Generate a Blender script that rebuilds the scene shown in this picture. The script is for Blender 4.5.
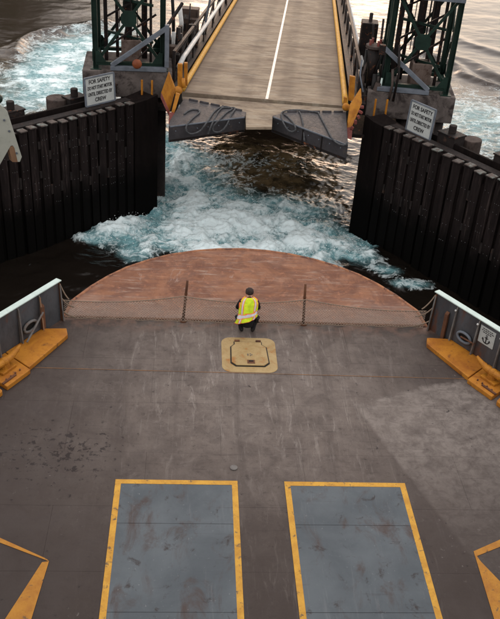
import bpy, bmesh, math, random
import numpy as np
from mathutils import Vector, Matrix
random.seed(7)
S = bpy.context.scene
for o in list(bpy.data.objects): bpy.data.objects.remove(o)
C = S.collection
R = math.radians
# ------------------------------------------------------------------ camera
H = 11.5                                    # camera above the car deck (deck z = 0)
F = 866.0; PW, PH = 500.0, 619.0            # focal length in photo pixels
PITCH, YAW, ROLL = R(32.195), R(4.943), R(4.237)
FW = Vector((math.sin(YAW)*math.cos(PITCH), math.cos(YAW)*math.cos(PITCH), -math.sin(PITCH)))
rt0 = Vector((math.cos(YAW), -math.sin(YAW), 0)); up0 = rt0.cross(FW)
RT = rt0*math.cos(ROLL) + up0*math.sin(ROLL); UP = up0*math.cos(ROLL) - rt0*math.sin(ROLL)
CP = Vector((0, 0, H))
cd = bpy.data.cameras.new('camera'); cam = bpy.data.objects.new('camera', cd); C.objects.link(cam)
M3 = Matrix((RT, UP, -FW)).transposed()
cam.matrix_world = Matrix.Translation(CP) @ M3.to_4x4()
cd.sensor_fit = 'HORIZONTAL'; cd.sensor_width = 36; cd.lens = 36*F/PW; cd.clip_end = 6000; cd.clip_start = .1
S.camera = cam
S.render.resolution_x = 827; S.render.resolution_y = 1024
# ------------------------------------------------------------------ sky, sun, exposure
SUN_EL, SUN_AZ = R(5), R(5)                # azimuth from +Y towards +X
w = bpy.data.worlds.new('World'); S.world = w; w.use_nodes = True
nt = w.node_tree; nt.nodes.clear()
sky = nt.nodes.new('ShaderNodeTexSky'); sky.sky_type = 'NISHITA'; sky.sun_disc = False
sky.sun_elevation = SUN_EL; sky.sun_rotation = SUN_AZ
sky.air_density = 1.0; sky.dust_density = 4.0; sky.ozone_density = 2.0; sky.altitude = 0
bg = nt.nodes.new('ShaderNodeBackground'); bg.inputs[1].default_value = .15
wo = nt.nodes.new('ShaderNodeOutputWorld')
cl = nt.nodes.new('ShaderNodeMix'); cl.data_type = 'RGBA'; cl.inputs[0].default_value = .72      # thin even cloud over the sky
cl.inputs[7].default_value = (9.6, 8.9, 8.6, 1); nt.links.new(sky.outputs[0], cl.inputs[6])
nt.links.new(cl.outputs[2], bg.inputs[0]); nt.links.new(bg.outputs[0], wo.inputs[0])
sl = bpy.data.lights.new('sun', 'SUN'); sl.energy = .35; sl.angle = R(18); sl.color = (1, .66, .48)
so = bpy.data.objects.new('sun', sl); C.objects.link(so); so.location = (10, 60, 40)
sd = Vector((math.sin(SUN_AZ)*math.cos(SUN_EL), math.cos(SUN_AZ)*math.cos(SUN_EL), math.sin(SUN_EL)))
so.rotation_euler = sd.to_track_quat('Z', 'Y').to_euler()
S.view_settings.view_transform = 'Standard'; S.view_settings.look = 'None'
S.view_settings.exposure = 0.58; S.view_settings.gamma = 1
# ------------------------------------------------------------------ pixel helpers
def ray(x, y): return (RT*(x-PW/2) - UP*(y-PH/2) + FW*F).normalized()
def at(x, y, z):                            # where a pixel's ray meets the height z
    d = ray(x, y); return CP + d*((z-H)/d.z)
def aty(x, y, Y):
    d = ray(x, y); return CP + d*(Y/d.y)
# ------------------------------------------------------------------ mesh builder
class MB:
    def __init__(s): s.v = []; s.f = []; s.m = []
    def add(s, vs, fs, mi=0):
        n = len(s.v); s.v += [Vector(p) for p in vs]
        for f in fs: s.f.append([i+n for i in f]); s.m.append(mi)
        return s
    def box(s, c, d, rot=None, mi=0):
        c = Vector(c); hx, hy, hz = d[0]/2, d[1]/2, d[2]/2
        vs = [Vector((x, y, z)) for x in (-hx, hx) for y in (-hy, hy) for z in (-hz, hz)]
        if rot is not None: vs = [rot @ p for p in vs]
        return s.add([c+p for p in vs], [(0,1,3,2),(4,6,7,5),(0,4,5,1),(2,3,7,6),(0,2,6,4),(1,5,7,3)], mi)
    def bar(s, a, b, w, h, up=(0, 0, 1), mi=0):   # rectangular bar from a to b
        a, b = Vector(a), Vector(b); d = b-a; L = d.length; d.normalize()
        u = Vector(up); x = d.cross(u)
        if x.length < 1e-4: x = d.cross(Vector((0, 1, 0)))
        x.normalize(); z = x.cross(d)
        rot = Matrix((x, d, z)).transposed()
        return s.box((a+b)/2, (w, L, h), rot, mi)
    def tube(s, pts, r, n=8, mi=0, cap=True):
        pts = [Vector(p) for p in pts]; k = len(pts)
        rs = r if isinstance(r, (list, tuple)) else [r]*k
        n0 = len(s.v); t0 = (pts[1]-pts[0]).normalized()
        u = t0.orthogonal().normalized()
        for i, p in enumerate(pts):
            t = (pts[min(i+1, k-1)]-pts[max(i-1, 0)]).normalized()
            u = (u - t*u.dot(t)).normalized(); v_ = t.cross(u)
            for j in range(n):
                a = 2*math.pi*j/n; s.v.append(p + (u*math.cos(a)+v_*math.sin(a))*rs[i])
        for i in range(k-1):
            for j in range(n):
                a = n0+i*n+j; b = n0+i*n+(j+1) % n
                s.f.append([a, b, b+n, a+n]); s.m.append(mi)
        if cap:
            s.f.append([n0+j for j in range(n)][::-1]); s.m.append(mi)
            s.f.append([n0+(k-1)*n+j for j in range(n)]); s.m.append(mi)
        return s
    def prism(s, poly, z0, z1, mi=0):
        p = [Vector((q[0], q[1], 0)) for q in poly]
        return s.ext([Vector((q.x, q.y, z0)) for q in p], (0, 0, z1-z0), mi)
    def ext(s, poly, vec, mi=0):            # planar polygon pushed along vec
        p = [Vector(q) for q in poly]; n = len(p); vec = Vector(vec)
        nrm = Vector((0, 0, 0))
        for i in range(n): nrm += p[i].cross(p[(i+1) % n])
        if nrm.dot(vec) < 0: p = p[::-1]
        vs = p + [q+vec for q in p]
        fs = [list(range(n))[::-1], [n+i for i in range(n)]] + [[i, (i+1) % n, n+(i+1) % n, n+i] for i in range(n)]
        return s.add(vs, fs, mi)
    def ball(s, c, r, nu=12, nv=8, sc=(1, 1, 1), mi=0, rot=None):
        c = Vector(c); vs = []; fs = []
        for i in range(nv+1):
            t = math.pi*i/nv
            for j in range(nu):
                a = 2*math.pi*j/nu
                p = Vector((math.sin(t)*math.cos(a)*sc[0], math.sin(t)*math.sin(a)*sc[1], math.cos(t)*sc[2]))*r
                vs.append(c+(rot @ p if rot is not None else p))
        for i in range(nv):
            for j in range(nu):
                a = i*nu+j; b = i*nu+(j+1) % nu; fs.append([a, a+nu, b+nu, b])
        return s.add(vs, fs, mi)
    def mesh(s, name, off=Vector((0, 0, 0)), smooth=False):
        me = bpy.data.meshes.new(name)
        me.from_pydata([tuple(p-off) for p in s.v], [], s.f)
        me.polygons.foreach_set('material_index', s.m)
        if smooth: me.polygons.foreach_set('use_smooth', [True]*len(me.polygons))
        me.validate(); me.update(); return me
    def build(s, name, mat, parent=None, bevel=0, smooth=False, off=None, seg=2):
        root = parent
        while root is not None and root.parent is not None: root = root.parent
        if off is None: off = Vector(root.location) if root is not None else Vector((0, 0, 0))
        me = s.mesh(name, off, smooth)
        for m in (mat if isinstance(mat, (list, tuple)) else [mat]): me.materials.append(m)
        o = bpy.data.objects.new(name, me); C.objects.link(o)
        if parent is not None: o.parent = parent
        else: o.location = off
        if bevel:
            b = o.modifiers.new('bevel', 'BEVEL'); b.width = bevel; b.segments = seg; b.limit_method = 'ANGLE'; b.angle_limit = R(35)
        return o
def thing(name, label, cat, loc, group=None):
    o = bpy.data.objects.new(name, None); C.objects.link(o); o.location = loc; o.empty_display_size = .2
    o['label'] = label; o['category'] = cat
    if group: o['group'] = group
    return o
def tag(o, label, cat, group=None):
    o['label'] = label; o['category'] = cat
    if group: o['group'] = group
    return o
def inst(name, me, parent, loc, rot=None):   # a piece that shares mesh data
    o = bpy.data.objects.new(name, me); C.objects.link(o); o.parent = parent
    root = parent
    while root.parent is not None: root = root.parent
    o.location = Vector(loc) - Vector(root.location)
    if rot is not None: o.rotation_euler = rot
    return o
# ------------------------------------------------------------------ materials
class NT:
    def __init__(s, name):
        s.mat = bpy.data.materials.new(name); s.mat.use_nodes = True
        s.n = s.mat.node_tree.nodes; s.l = s.mat.node_tree.links
        s.b = s.n['Principled BSDF']; s.pos = s.n.new('ShaderNodeNewGeometry').outputs['Position']
    def set(s, sock, v):
        if isinstance(v, bpy.types.NodeSocket): s.l.new(v, sock)
        elif isinstance(v, (tuple, list)) and len(v) == 3 and sock.type == 'RGBA': sock.default_value = (*v, 1)
        else: sock.default_value = v
    def inp(s, k, v): s.set(s.b.inputs[k], v)
    def math(s, op, a, b=0.0, c=None):
        n = s.n.new('ShaderNodeMath'); n.operation = op; s.set(n.inputs[0], a); s.set(n.inputs[1], b)
        if c is not None: s.set(n.inputs[2], c)
        return n.outputs[0]
    def vscale(s, v, sc):
        n = s.n.new('ShaderNodeMapping'); s.set(n.inputs[0], v); n.inputs['Scale'].default_value = sc; return n.outputs[0]
    def rotz(s, v, a, sc=(1, 1, 1)):
        n = s.n.new('ShaderNodeMapping'); s.set(n.inputs[0], v); n.inputs['Rotation'].default_value = (0, 0, a); n.inputs['Scale'].default_value = sc; return n.outputs[0]
    def noise(s, scale, detail=6, rough=.6, dist=0., vec=None, out=0):
        n = s.n.new('ShaderNodeTexNoise'); s.set(n.inputs['Vector'], vec if vec is not None else s.pos)
        n.inputs['Scale'].default_value = scale; n.inputs['Detail'].default_value = detail
        n.inputs['Roughness'].default_value = rough; n.inputs['Distortion'].default_value = dist; return n.outputs[out]
    def step(s, v, a, b, lo=0., hi=1.):      # smoothstep
        n = s.n.new('ShaderNodeMapRange'); n.interpolation_type = 'SMOOTHSTEP'
        s.set(n.inputs[0], v); n.inputs[1].default_value = a; n.inputs[2].default_value = b; n.inputs[3].default_value = lo; n.inputs[4].default_value = hi
        return n.outputs[0]
    def mix(s, f, a, b):
        n = s.n.new('ShaderNodeMix'); n.data_type = 'RGBA'; s.set(n.inputs[0], f); s.set(n.inputs[6], a); s.set(n.inputs[7], b); return n.outputs[2]
    def xyz(s, v=None):
        n = s.n.new('ShaderNodeSeparateXYZ'); s.set(n.inputs[0], v if v is not None else s.pos); return n.outputs
    def attr(s, name):
        n = s.n.new('ShaderNodeAttribute'); n.attribute_name = name; return n.outputs['Fac']
    def bump(s, h, strength=.3, dist=.02, base=None):
        n = s.n.new('ShaderNodeBump'); n.inputs['Strength'].default_value = strength; n.inputs['Distance'].default_value = dist
        s.set(n.inputs['Height'], h)
        if base is not None: s.set(n.inputs['Normal'], base)
        s.set(s.b.inputs['Normal'], n.outputs[0]); return n.outputs[0]
def pm(name, c1, c2=None, sc=2.5, rough=.6, metal=0., stain=None, ssc=5., sthr=(.58, .72), stretch=(1, 1, 1), bump=.25, bsc=30., bd=.006, spec=.2):
    t = NT(name); c2 = c2 or tuple(k*.72 for k in c1)
    v = t.vscale(t.pos, stretch)
    n = t.noise(sc, 7, .62, .3, v); col = t.mix(t.step(n, .35, .68), c1, c2)
    g = t.noise(sc*9, 5, .7, 0, v); col = t.mix(t.step(g, .52, .75, 0, .45), col, tuple(k*.55 for k in c2))
    if stain:
        m = t.step(t.noise(ssc, 8, .68, .6, v), *sthr); col = t.mix(m, col, stain)
    t.inp('Base Color', col); t.inp('Metallic', metal); t.inp('Specular IOR Level', spec)
    t.inp('Roughness', t.step(g, .3, .75, max(.05, rough-.12), min(1, rough+.12)))
    t.bump(t.noise(bsc, 4, .6), bump, bd)
    return t.mat
RUST = (.16, .06, .028)
M = {}
M['cap'] = pm('cap_paint_mint', (.48, .585, .555), (.40, .50, .47), rough=.5, stain=(.30, .26, .2), sthr=(.66, .74))
M['bulwark'] = pm('bulwark_grey', (.070, .074, .082), (.042, .042, .046), sc=1.8, rough=.55, stain=(.10, .04, .022), ssc=1.7, sthr=(.54, .70), stretch=(1, 1, .45))
M['stiff'] = pm('stiffener_grey', (.15, .145, .14), (.095, .085, .08), rough=.6, stain=RUST, ssc=6, sthr=(.55, .7))
M['rusty'] = pm('rusty_steel', (.13, .058, .03), (.075, .035, .022), rough=.8, bump=.4)
M['orange'] = pm('platform_orange', (.42, .175, .022), (.28, .10, .016), sc=1.6, rough=.55, stain=(.11, .042, .022), ssc=4.5, sthr=(.54, .74))
M['yellow'] = pm('line_yellow', (.54, .30, .045), (.42, .215, .033), sc=4, rough=.65, stain=(.10, .075, .052), ssc=9, sthr=(.55, .68))
M['hatch'] = pm('hatch_yellow', (.34, .25, .12), (.26, .18, .075), sc=2.4, rough=.55, stain=(.28, .11, .025), ssc=2.4, sthr=(.52, .68))
M['thinline'] = pm('thin_line_orange', (.22, .11, .045), (.12, .075, .048), sc=3, rough=.6)
M['black'] = pm('black_rubber', (.012, .012, .012), (.008, .008, .008), rough=.6)
M['hull'] = pm('hull_dark_green', (.014, .02, .018), (.01, .012, .012), rough=.5, stain=RUST, sthr=(.68, .75))
M['white'] = pm('superstructure_white', (.42, .44, .40), (.36, .38, .34), rough=.5, stain=(.3, .25, .18), sthr=(.7, .78))
M['wall'] = pm('wingwall_tar', (.005, .004, .004), (.003, .0027, .0027), sc=3, rough=.8, stain=(.010, .006, .005), ssc=3, stretch=(1, 1, .25), spec=.03)
M['slat'] = pm('fender_plastic', (.0065, .0052, .0052), (.004, .0034, .0034), sc=3, rough=.75, stain=(.045, .035, .033), ssc=4.5, sthr=(.62, .78), stretch=(1.6, 1.6, .3), spec=.04)
M['slatcap'] = pm('fender_cap', (.085, .068, .06), (.045, .036, .033), sc=6, rough=.7, stain=(.13, .15, .14), ssc=4, sthr=(.5, .62))
M['bolt'] = pm('bolt_zinc', (.11, .11, .115), (.07, .07, .07), rough=.5)
M['concrete'] = pm('pier_concrete', (.125, .108, .10), (.07, .06, .056), sc=1.4, rough=.9, stain=(.025, .02, .019), ssc=1.6, sthr=(.46, .66), bump=.4)
M['tower'] = pm('tower_green', (.010, .027, .020), (.006, .016, .012), sc=2, rough=.5, stain=(.07, .035, .02), ssc=5, sthr=(.66, .75))
M['galv'] = pm('galvanised_blue_grey', (.13, .15, .178), (.09, .105, .125), sc=3, rough=.5, stain=(.10, .08, .07), ssc=6, sthr=(.62, .75))
M['cweight'] = pm('counterweight', (.15, .115, .098), (.095, .07, .06), rough=.85, stain=(.06, .035, .026), sthr=(.5, .66))
M['darksteel'] = pm('apron_dark_steel', (.044, .042, .046), (.027, .026, .029), sc=1.6, rough=.6, stain=(.085, .066, .056), ssc=3, sthr=(.56, .72))
M['machine'] = pm('machinery_dark', (.013, .010, .0095), (.007, .006, .006), rough=.6, stain=RUST, ssc=6, sthr=(.56, .7))
M['gold'] = pm('machinery_yellow', (.40, .17, .018), (.28, .105, .014), sc=5, rough=.55, stain=(.14, .06, .03), ssc=7, sthr=(.6, .72))
M['redtrim'] = pm('red_trim', (.20, .055, .045), (.12, .035, .03), rough=.6, stain=(.3, .2, .18), ssc=8, sthr=(.6, .7))
M['pipe'] = pm('pipe_white', (.52, .53, .52), (.40, .41, .40), sc=4, rough=.45, stain=(.2, .15, .11), ssc=7, sthr=(.64, .74))
M['cabinet'] = pm('cabinet_brown', (.055, .037, .029), (.035, .024, .019), rough=.6)
M['rope'] = pm('rope_dark', (.085, .09, .095), (.04, .042, .046), sc=14, rough=.85, bump=.6, bsc=120)
M['ropetan'] = pm('rope_tan', (.26, .20, .15), (.17, .13, .10), sc=30, rough=.9, bump=.6, bsc=120)
M['netcord'] = pm('net_cord', (.33, .27, .225), (.24, .19, .155), sc=20, rough=.9)
M['chain'] = pm('chain_rusty', (.14, .10, .08), (.09, .06, .045), sc=20, rough=.7)
M['sign'] = pm('sign_white', (.40, .43, .42), (.34, .365, .36), sc=2, rough=.5, stain=(.24, .21, .18), ssc=4, sthr=(.64, .78))
M['ink'] = pm('sign_ink', (.02, .02, .022), (.03, .028, .03), rough=.6)
M['wood'] = pm('wood_brown', (.25, .15, .09), (.18, .10, .06), sc=4, rough=.7, stretch=(1, 1, .2))
M['lamp'] = pm('lamp_orange', (.22, .065, .025), (.14, .04, .018), rough=.5)
M['pile'] = pm('pile_steel', (.018, .014, .013), (.010, .008, .0078), sc=2, rough=.8, stain=(.05, .028, .02), ssc=3, sthr=(.56, .7))
M['piletan'] = pm('pile_tan', (.075, .057, .05), (.045, .034, .03), sc=2, rough=.8, stain=(.025, .02, .018), ssc=3, sthr=(.5, .66))
M['vest'] = pm('vest_lime', (.54, .68, .025), (.36, .50, .018), sc=7, rough=.85, bump=.7, bsc=11, bd=.02)
M['vestorange'] = pm('vest_orange', (.72, .19, .06), (.6, .14, .04), rough=.8)
M['vestsilver'] = pm('vest_silver', (.48, .50, .52), (.38, .40, .42), rough=.5)
M['cloth'] = pm('clothing_black', (.014, .014, .017), (.009, .009, .011), sc=6, rough=.85, bump=.5, bsc=12, bd=.01)
M['skin'] = pm('skin', (.42, .25, .18), (.36, .2, .14), rough=.55)
M['hair'] = pm('cap_dark', (.040, .027, .024), (.018, .013, .012), sc=28, rough=.8)
M['boot'] = pm('boot_black', (.012, .011, .011), (.02, .017, .015), rough=.55)
M['gullwhite'] = pm('gull_white', (.75, .74, .70), (.66, .65, .62), rough=.7)
M['gullgrey'] = pm('gull_grey', (.30, .31, .33), (.24, .25, .27), rough=.7)
M['forest'] = pm('shore_forest', (.03, .04, .028), (.018, .026, .02), sc=.2, rough=.9, bump=.0)
# deck paint: worn brown-grey with tyre scrapes, dark spots and one lighter recoated area
def deck_mat():
    t = NT('deck_paint'); x, y, z = t.xyz()
    # traffic-worn pale middle, dirtier sides; darkening aft is shade put into the colour
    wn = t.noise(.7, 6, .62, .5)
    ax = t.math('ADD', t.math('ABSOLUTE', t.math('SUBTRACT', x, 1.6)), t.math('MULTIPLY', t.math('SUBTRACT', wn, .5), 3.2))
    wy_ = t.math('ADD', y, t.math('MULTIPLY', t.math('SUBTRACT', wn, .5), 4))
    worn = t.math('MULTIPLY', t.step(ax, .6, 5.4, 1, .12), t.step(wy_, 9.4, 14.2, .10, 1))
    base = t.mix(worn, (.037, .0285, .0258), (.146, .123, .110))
    base = t.mix(t.step(t.noise(1.6, 7, .68, .4), .38, .68, 0, .55), base, (.046, .0365, .034))
    base = t.mix(t.step(t.noise(7, 6, .72), .50, .74, 0, .55), base, (.030, .024, .0225))
    base = t.mix(t.math('MULTIPLY', t.step(t.noise(3.1, 8, .74, .8), .54, .68, 0, .5), worn), base, (.165, .145, .135))
    gr = t.noise(55, 3, .7); base = t.mix(t.step(gr, .45, .7, 0, .28), base, (.03, .024, .022))
    trk = t.noise(1, 5, .6, .4, t.vscale(t.pos, (1.9, .13, 1))); base = t.mix(t.step(trk, .50, .66, 0, .45), base, (.048, .038, .035))
    # lighter recoated area, cut by a straight oblique edge on its left
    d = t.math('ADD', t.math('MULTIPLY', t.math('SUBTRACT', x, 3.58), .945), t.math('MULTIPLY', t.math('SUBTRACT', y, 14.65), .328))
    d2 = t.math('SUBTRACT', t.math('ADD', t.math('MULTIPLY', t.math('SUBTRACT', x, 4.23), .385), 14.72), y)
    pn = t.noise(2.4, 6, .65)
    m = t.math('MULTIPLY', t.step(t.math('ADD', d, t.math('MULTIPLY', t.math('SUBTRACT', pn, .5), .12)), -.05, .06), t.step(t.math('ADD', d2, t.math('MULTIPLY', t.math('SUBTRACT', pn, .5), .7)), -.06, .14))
    m = t.math('MULTIPLY', m, t.step(y, 10.2, 14.2, .16, 1))  # recoat fades aft with the same painted-in shade
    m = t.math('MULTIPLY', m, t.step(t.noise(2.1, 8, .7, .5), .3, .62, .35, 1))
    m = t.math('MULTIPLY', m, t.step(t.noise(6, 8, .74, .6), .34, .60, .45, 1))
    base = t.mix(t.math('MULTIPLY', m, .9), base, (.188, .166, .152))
    # pale scrapes running fore and aft
    vs = t.vscale(t.pos, (5, .8, 1)); st = t.noise(1.0, 8, .76, .7, vs)
    cx = t.math('MULTIPLY', t.step(t.math('ABSOLUTE', t.math('SUBTRACT', x, 1.6)), 1.2, 3.8, 1, .1), t.step(y, 11.5, 14.5, .25, 1))
    base = t.mix(t.math('MULTIPLY', t.step(st, .53, .70, 0, .75), cx), base, (.25, .225, .208))
    st2 = t.noise(1.0, 6, .75, .1, t.vscale(t.pos, (17, .75, 1))); base = t.mix(t.math('MULTIPLY', t.math('MULTIPLY', t.step(st2, .57, .72, 0, .85), t.step(t.noise(.9, 4, .6), .42, .58)), cx), base, (.25, .23, .215))
    sx = t.noise(1.0, 5, .7, .2, t.vscale(t.pos, (.8, 16, 1)))
    base = t.mix(t.step(sx, .58, .70, 0, .5), base, (.036, .029, .028))
    sp = t.noise(9, 4, .75, .4); zone = t.step(t.noise(.45, 3, .5), .45, .62)
    base = t.mix(t.math('MULTIPLY', t.step(sp, .62, .72, 0, .45), zone), base, (.20, .185, .175))
    # oil spots, thick in a patch on the port side
    dx = t.math('MULTIPLY', t.math('ADD', x, 2.45), .7); dy = t.math('SUBTRACT', y, 12.85)
    rr = t.math('SQRT', t.math('ADD', t.math('MULTIPLY', dx, dx), t.math('MULTIPLY', dy, dy)))
    oil = t.math('ADD', t.step(rr, .1, 1.6, .135, 0), t.noise(7, 6, .66, .3))
    base = t.mix(t.step(oil, .665, .70, 0, .85), base, (.018, .014, .014))
    # rust creeping in from the bow joint
    ru = t.math('MULTIPLY', t.step(y, 16.9, 17.7), t.step(t.noise(3, 6, .65), .4, .62))
    base = t.mix(t.math('MULTIPLY', ru, .6), base, (.20, .12, .09))
    t.inp('Base Color', base); t.inp('Specular IOR Level', .16)
    t.inp('Roughness', t.step(t.noise(1.3, 6, .65, .5), .3, .72, .46, .74))
    h = t.math('ADD', t.noise(26, 5, .65), t.math('MULTIPLY', t.noise(2.2, 3, .5), 1.6))
    t.bump(h, .22, .006); return t.mat
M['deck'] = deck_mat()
def bow_mat():
    t = NT('bow_rust_red'); x, y, z = t.xyz()
    c = t.mix(t.step(t.noise(.9, 8, .72, .9), .38, .62), (.21, .098, .056), (.12, .054, .035))
    c = t.mix(t.step(t.noise(1.0, 8, .74, .2, t.vscale(t.pos, (.8, 5, 1))), .46, .66, 0, .7), c, (.115, .055, .042))
    c = t.mix(t.step(t.noise(1.0, 8, .74, .3, t.vscale(t.pos, (1.0, 7, 1))), .52, .68, 0, .8), c, (.275, .20, .16))
    c = t.mix(t.step(t.noise(.9, 8, .74, 1.2, t.rotz(t.pos, .6, (1, .45, 1))), .58, .70, 0, .85), c, (.31, .25, .22))
    c = t.mix(t.step(t.math('ADD', y, t.math('MULTIPLY', t.noise(1.2, 5, .6), 1.2)), 18.0, 19.6, .7, 0), c, (.215, .165, .143))
    c = t.mix(t.step(t.noise(5, 7, .74), .52, .68, 0, .5), c, (.34, .155, .09))
    c = t.mix(t.step(t.noise(14, 4, .7), .62, .72, 0, .5), c, (.09, .045, .035))
    t.inp('Base Color', c); t.inp('Specular IOR Level', .15); t.inp('Roughness', t.step(t.noise(2.2, 5, .6), .3, .7, .55, .8)); t.bump(t.noise(22, 5, .65), .25, .006); return t.mat
M['bow'] = bow_mat()
def lane_mat():
    t = NT('lane_panel_blue_grey'); v = t.pos
    c = t.mix(t.step(t.noise(.8, 6, .62, .3), .32, .7), (.094, .112, .126), (.067, .081, .093))
    c = t.mix(t.step(t.noise(1.1, 7, .68, .6, t.vscale(v, (1.6, .8, 1))), .50, .70, 0, .9), c, (.060, .043, .039))
    c = t.mix(t.step(t.noise(1, 5, .7, .1, t.vscale(v, (.7, 18, 1))), .60, .72, 0, .5), c, (.05, .05, .056))
    c = t.mix(t.step(t.noise(3, 7, .70, .5), .58, .70, 0, .85), c, (.036, .030, .030))
    c = t.mix(t.step(t.noise(1, 6, .7, .2, t.vscale(v, (6, .5, 1))), .56, .72, 0, .4), c, (.155, .165, .18))
    c = t.mix(t.step(t.noise(16, 4, .7), .64, .73, 0, .5), c, (.25, .26, .27))
    t.inp('Base Color', c); t.inp('Specular IOR Level', .16); t.inp('Roughness', t.step(t.noise(1.6, 5, .6), .3, .7, .42, .66)); t.bump(t.noise(24, 5, .65), .2, .005); return t.mat
M['lane'] = lane_mat()
def road_mat():
    t = NT('bridge_roadway'); v = t.rotz(t.pos, R(7))
    c = t.mix(t.step(t.noise(.8, 8, .70, .8, t.vscale(v, (.6, 1.1, 1))), .34, .66), (.285, .232, .168), (.165, .126, .090))
    c = t.mix(t.step(t.noise(1, 8, .74, .6, t.vscale(v, (.55, 2.6, 1))), .48, .66, 0, .8), c, (.095, .070, .054))
    c = t.mix(t.step(t.noise(1, 8, .74, .4, t.vscale(v, (.8, 5, 1))), .50, .68, 0, .7), c, (.345, .315, .255))
    c = t.mix(t.step(t.noise(2.2, 8, .74, .5), .55, .70, 0, .55), c, (.12, .086, .066))
    x = t.math('ABSOLUTE', t.math('SUBTRACT', t.xyz(v)[0], -1.245))
    tr = t.math('ABSOLUTE', t.math('SUBTRACT', t.math('ABSOLUTE', t.math('SUBTRACT', x, 1.58)), .78))
    c = t.mix(t.math('MULTIPLY', t.step(tr, .1, .42, .42, 0), t.step(t.noise(.8, 6, .65), .3, .6)), c, (.075, .056, .044))
    c = t.mix(t.step(t.math('ADD', x, t.noise(1, 4, .6)), 2.6, 3.7, 0, .6), c, (.085, .064, .053))
    t.inp('Base Color', c); t.inp('Specular IOR Level', .2); t.inp('Roughness', .8); t.bump(t.noise(1, 5, .65, .3, t.vscale(v, (5, 18, 3))), .25, .006); return t.mat
M['road'] = road_mat()
def fender_mat(name, c1, c2, scrape, sp_):
    t = NT(name); x, y, z = t.xyz()
    rnd = t.n.new('ShaderNodeObjectInfo').outputs['Random']
    v = t.vscale(t.pos, (2.2, 2.2, .35)); c = t.mix(t.step(t.noise(2, 7, .68, .3, v), .35, .68), c1, c2)
    c = t.mix(t.math('MULTIPLY', t.step(t.noise(4.5, 8, .72, .4, t.vscale(t.pos, (2.4, 2.4, .16))), .52, .70), t.math('MULTIPLY', t.math('ADD', rnd, .15), .9)), c, scrape)
    c = t.mix(t.step(t.noise(9, 6, .72, .4, v), .60, .72, 0, .5), c, (.035, .016, .010))
    tide = t.step(t.math('ADD', z, t.math('MULTIPLY', t.noise(1.6, 5, .6), 1.4)), -2.4, -1.0)
    c = t.mix(tide, (.0022, .0020, .0018), c)
    t.inp('Base Color', c); t.inp('Specular IOR Level', sp_); t.inp('Roughness', .72); t.bump(t.noise(14, 6, .65, 0, v), .35, .012); return t.mat
M['slat'] = fender_mat('fender_plank_scraped', (.0165, .0125, .0122), (.0085, .0066, .0064), (.062, .047, .044), .06)
M['filler'] = fender_mat('fender_filler_dark', (.0085, .0062, .0058), (.0045, .0035, .0034), (.028, .02, .018), .03)
M['wall'] = fender_mat('wingwall_sheet', (.0100, .0076, .0072), (.0062, .0049, .0047), (.019, .013, .011), .04)
WZ = -4.5
# ------------------------------------------------------------------ water
def perlin(x, y, seed=0):
    rng = np.random.RandomState(seed); perm = rng.permutation(512); ang = rng.rand(512)*2*np.pi
    xi = np.floor(x).astype(int); yi = np.floor(y).astype(int); xf = x-xi; yf = y-yi
    u = xf**3*(xf*(xf*6-15)+10); v = yf**3*(yf*(yf*6-15)+10)
    def g(i, j, dx, dy):
        a = ang[perm[(perm[i % 512]+j) % 512]]; return np.cos(a)*dx+np.sin(a)*dy
    n0 = g(xi, yi, xf, yf)*(1-u)+g(xi+1, yi, xf-1, yf)*u
    n1 = g(xi, yi+1, xf, yf-1)*(1-u)+g(xi+1, yi+1, xf-1, yf-1)*u
    return (n0*(1-v)+n1*v)*1.5
def fbm(x, y, o=5, seed=0, g=.5):
    s = 0; a = 1; t = 0
    for i in range(o): s = s+a*perlin(x*2**i+i*17.3, y*2**i-i*9.1, seed+i); t += a; a *= g
    return s/t
def graded(a, b, h, A, B, grow=1.12, maxs=60):
    mid = list(np.arange(a, b, h)); lo = []; s = h; x = a
    while x > A: s = min(s*grow, maxs); x -= s; lo.append(x)
    hi = []; s = h; x = mid[-1]
    while x < B: s = min(s*grow, maxs); x += s; hi.append(x)
    return np.array(lo[::-1]+mid+hi)
def axis(stops):                                # [(x, step) ...] varying step, then growing to the horizon
    xs = [stops[0][0]]
    while xs[-1] < stops[-1][0]:
        st = np.interp(xs[-1], [q[0] for q in stops], [q[1] for q in stops]); xs.append(xs[-1]+st)
    return xs
xs = np.array(axis([(-3000, 180), (-300, 30), (-60, 3), (-18, .16), (-8, .075), (-6, .055), (12, .055), (14, .09), (32, .16), (80, 3), (300, 30), (3000, 180)]))
ys = np.array(axis([(-400, 60), (0, 4), (18, .3), (23, .055), (40, .055), (44, .09), (62, .12), (84, .22), (130, 2.5), (400, 25), (3000, 180)]))
X, Y = np.meshgrid(xs, ys)
foam = np.zeros_like(X)
wx = X+.9*fbm(X*.35, Y*.35, 3, 50); wy = Y+.9*fbm(X*.35+40, Y*.35+7, 3, 60)
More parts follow.
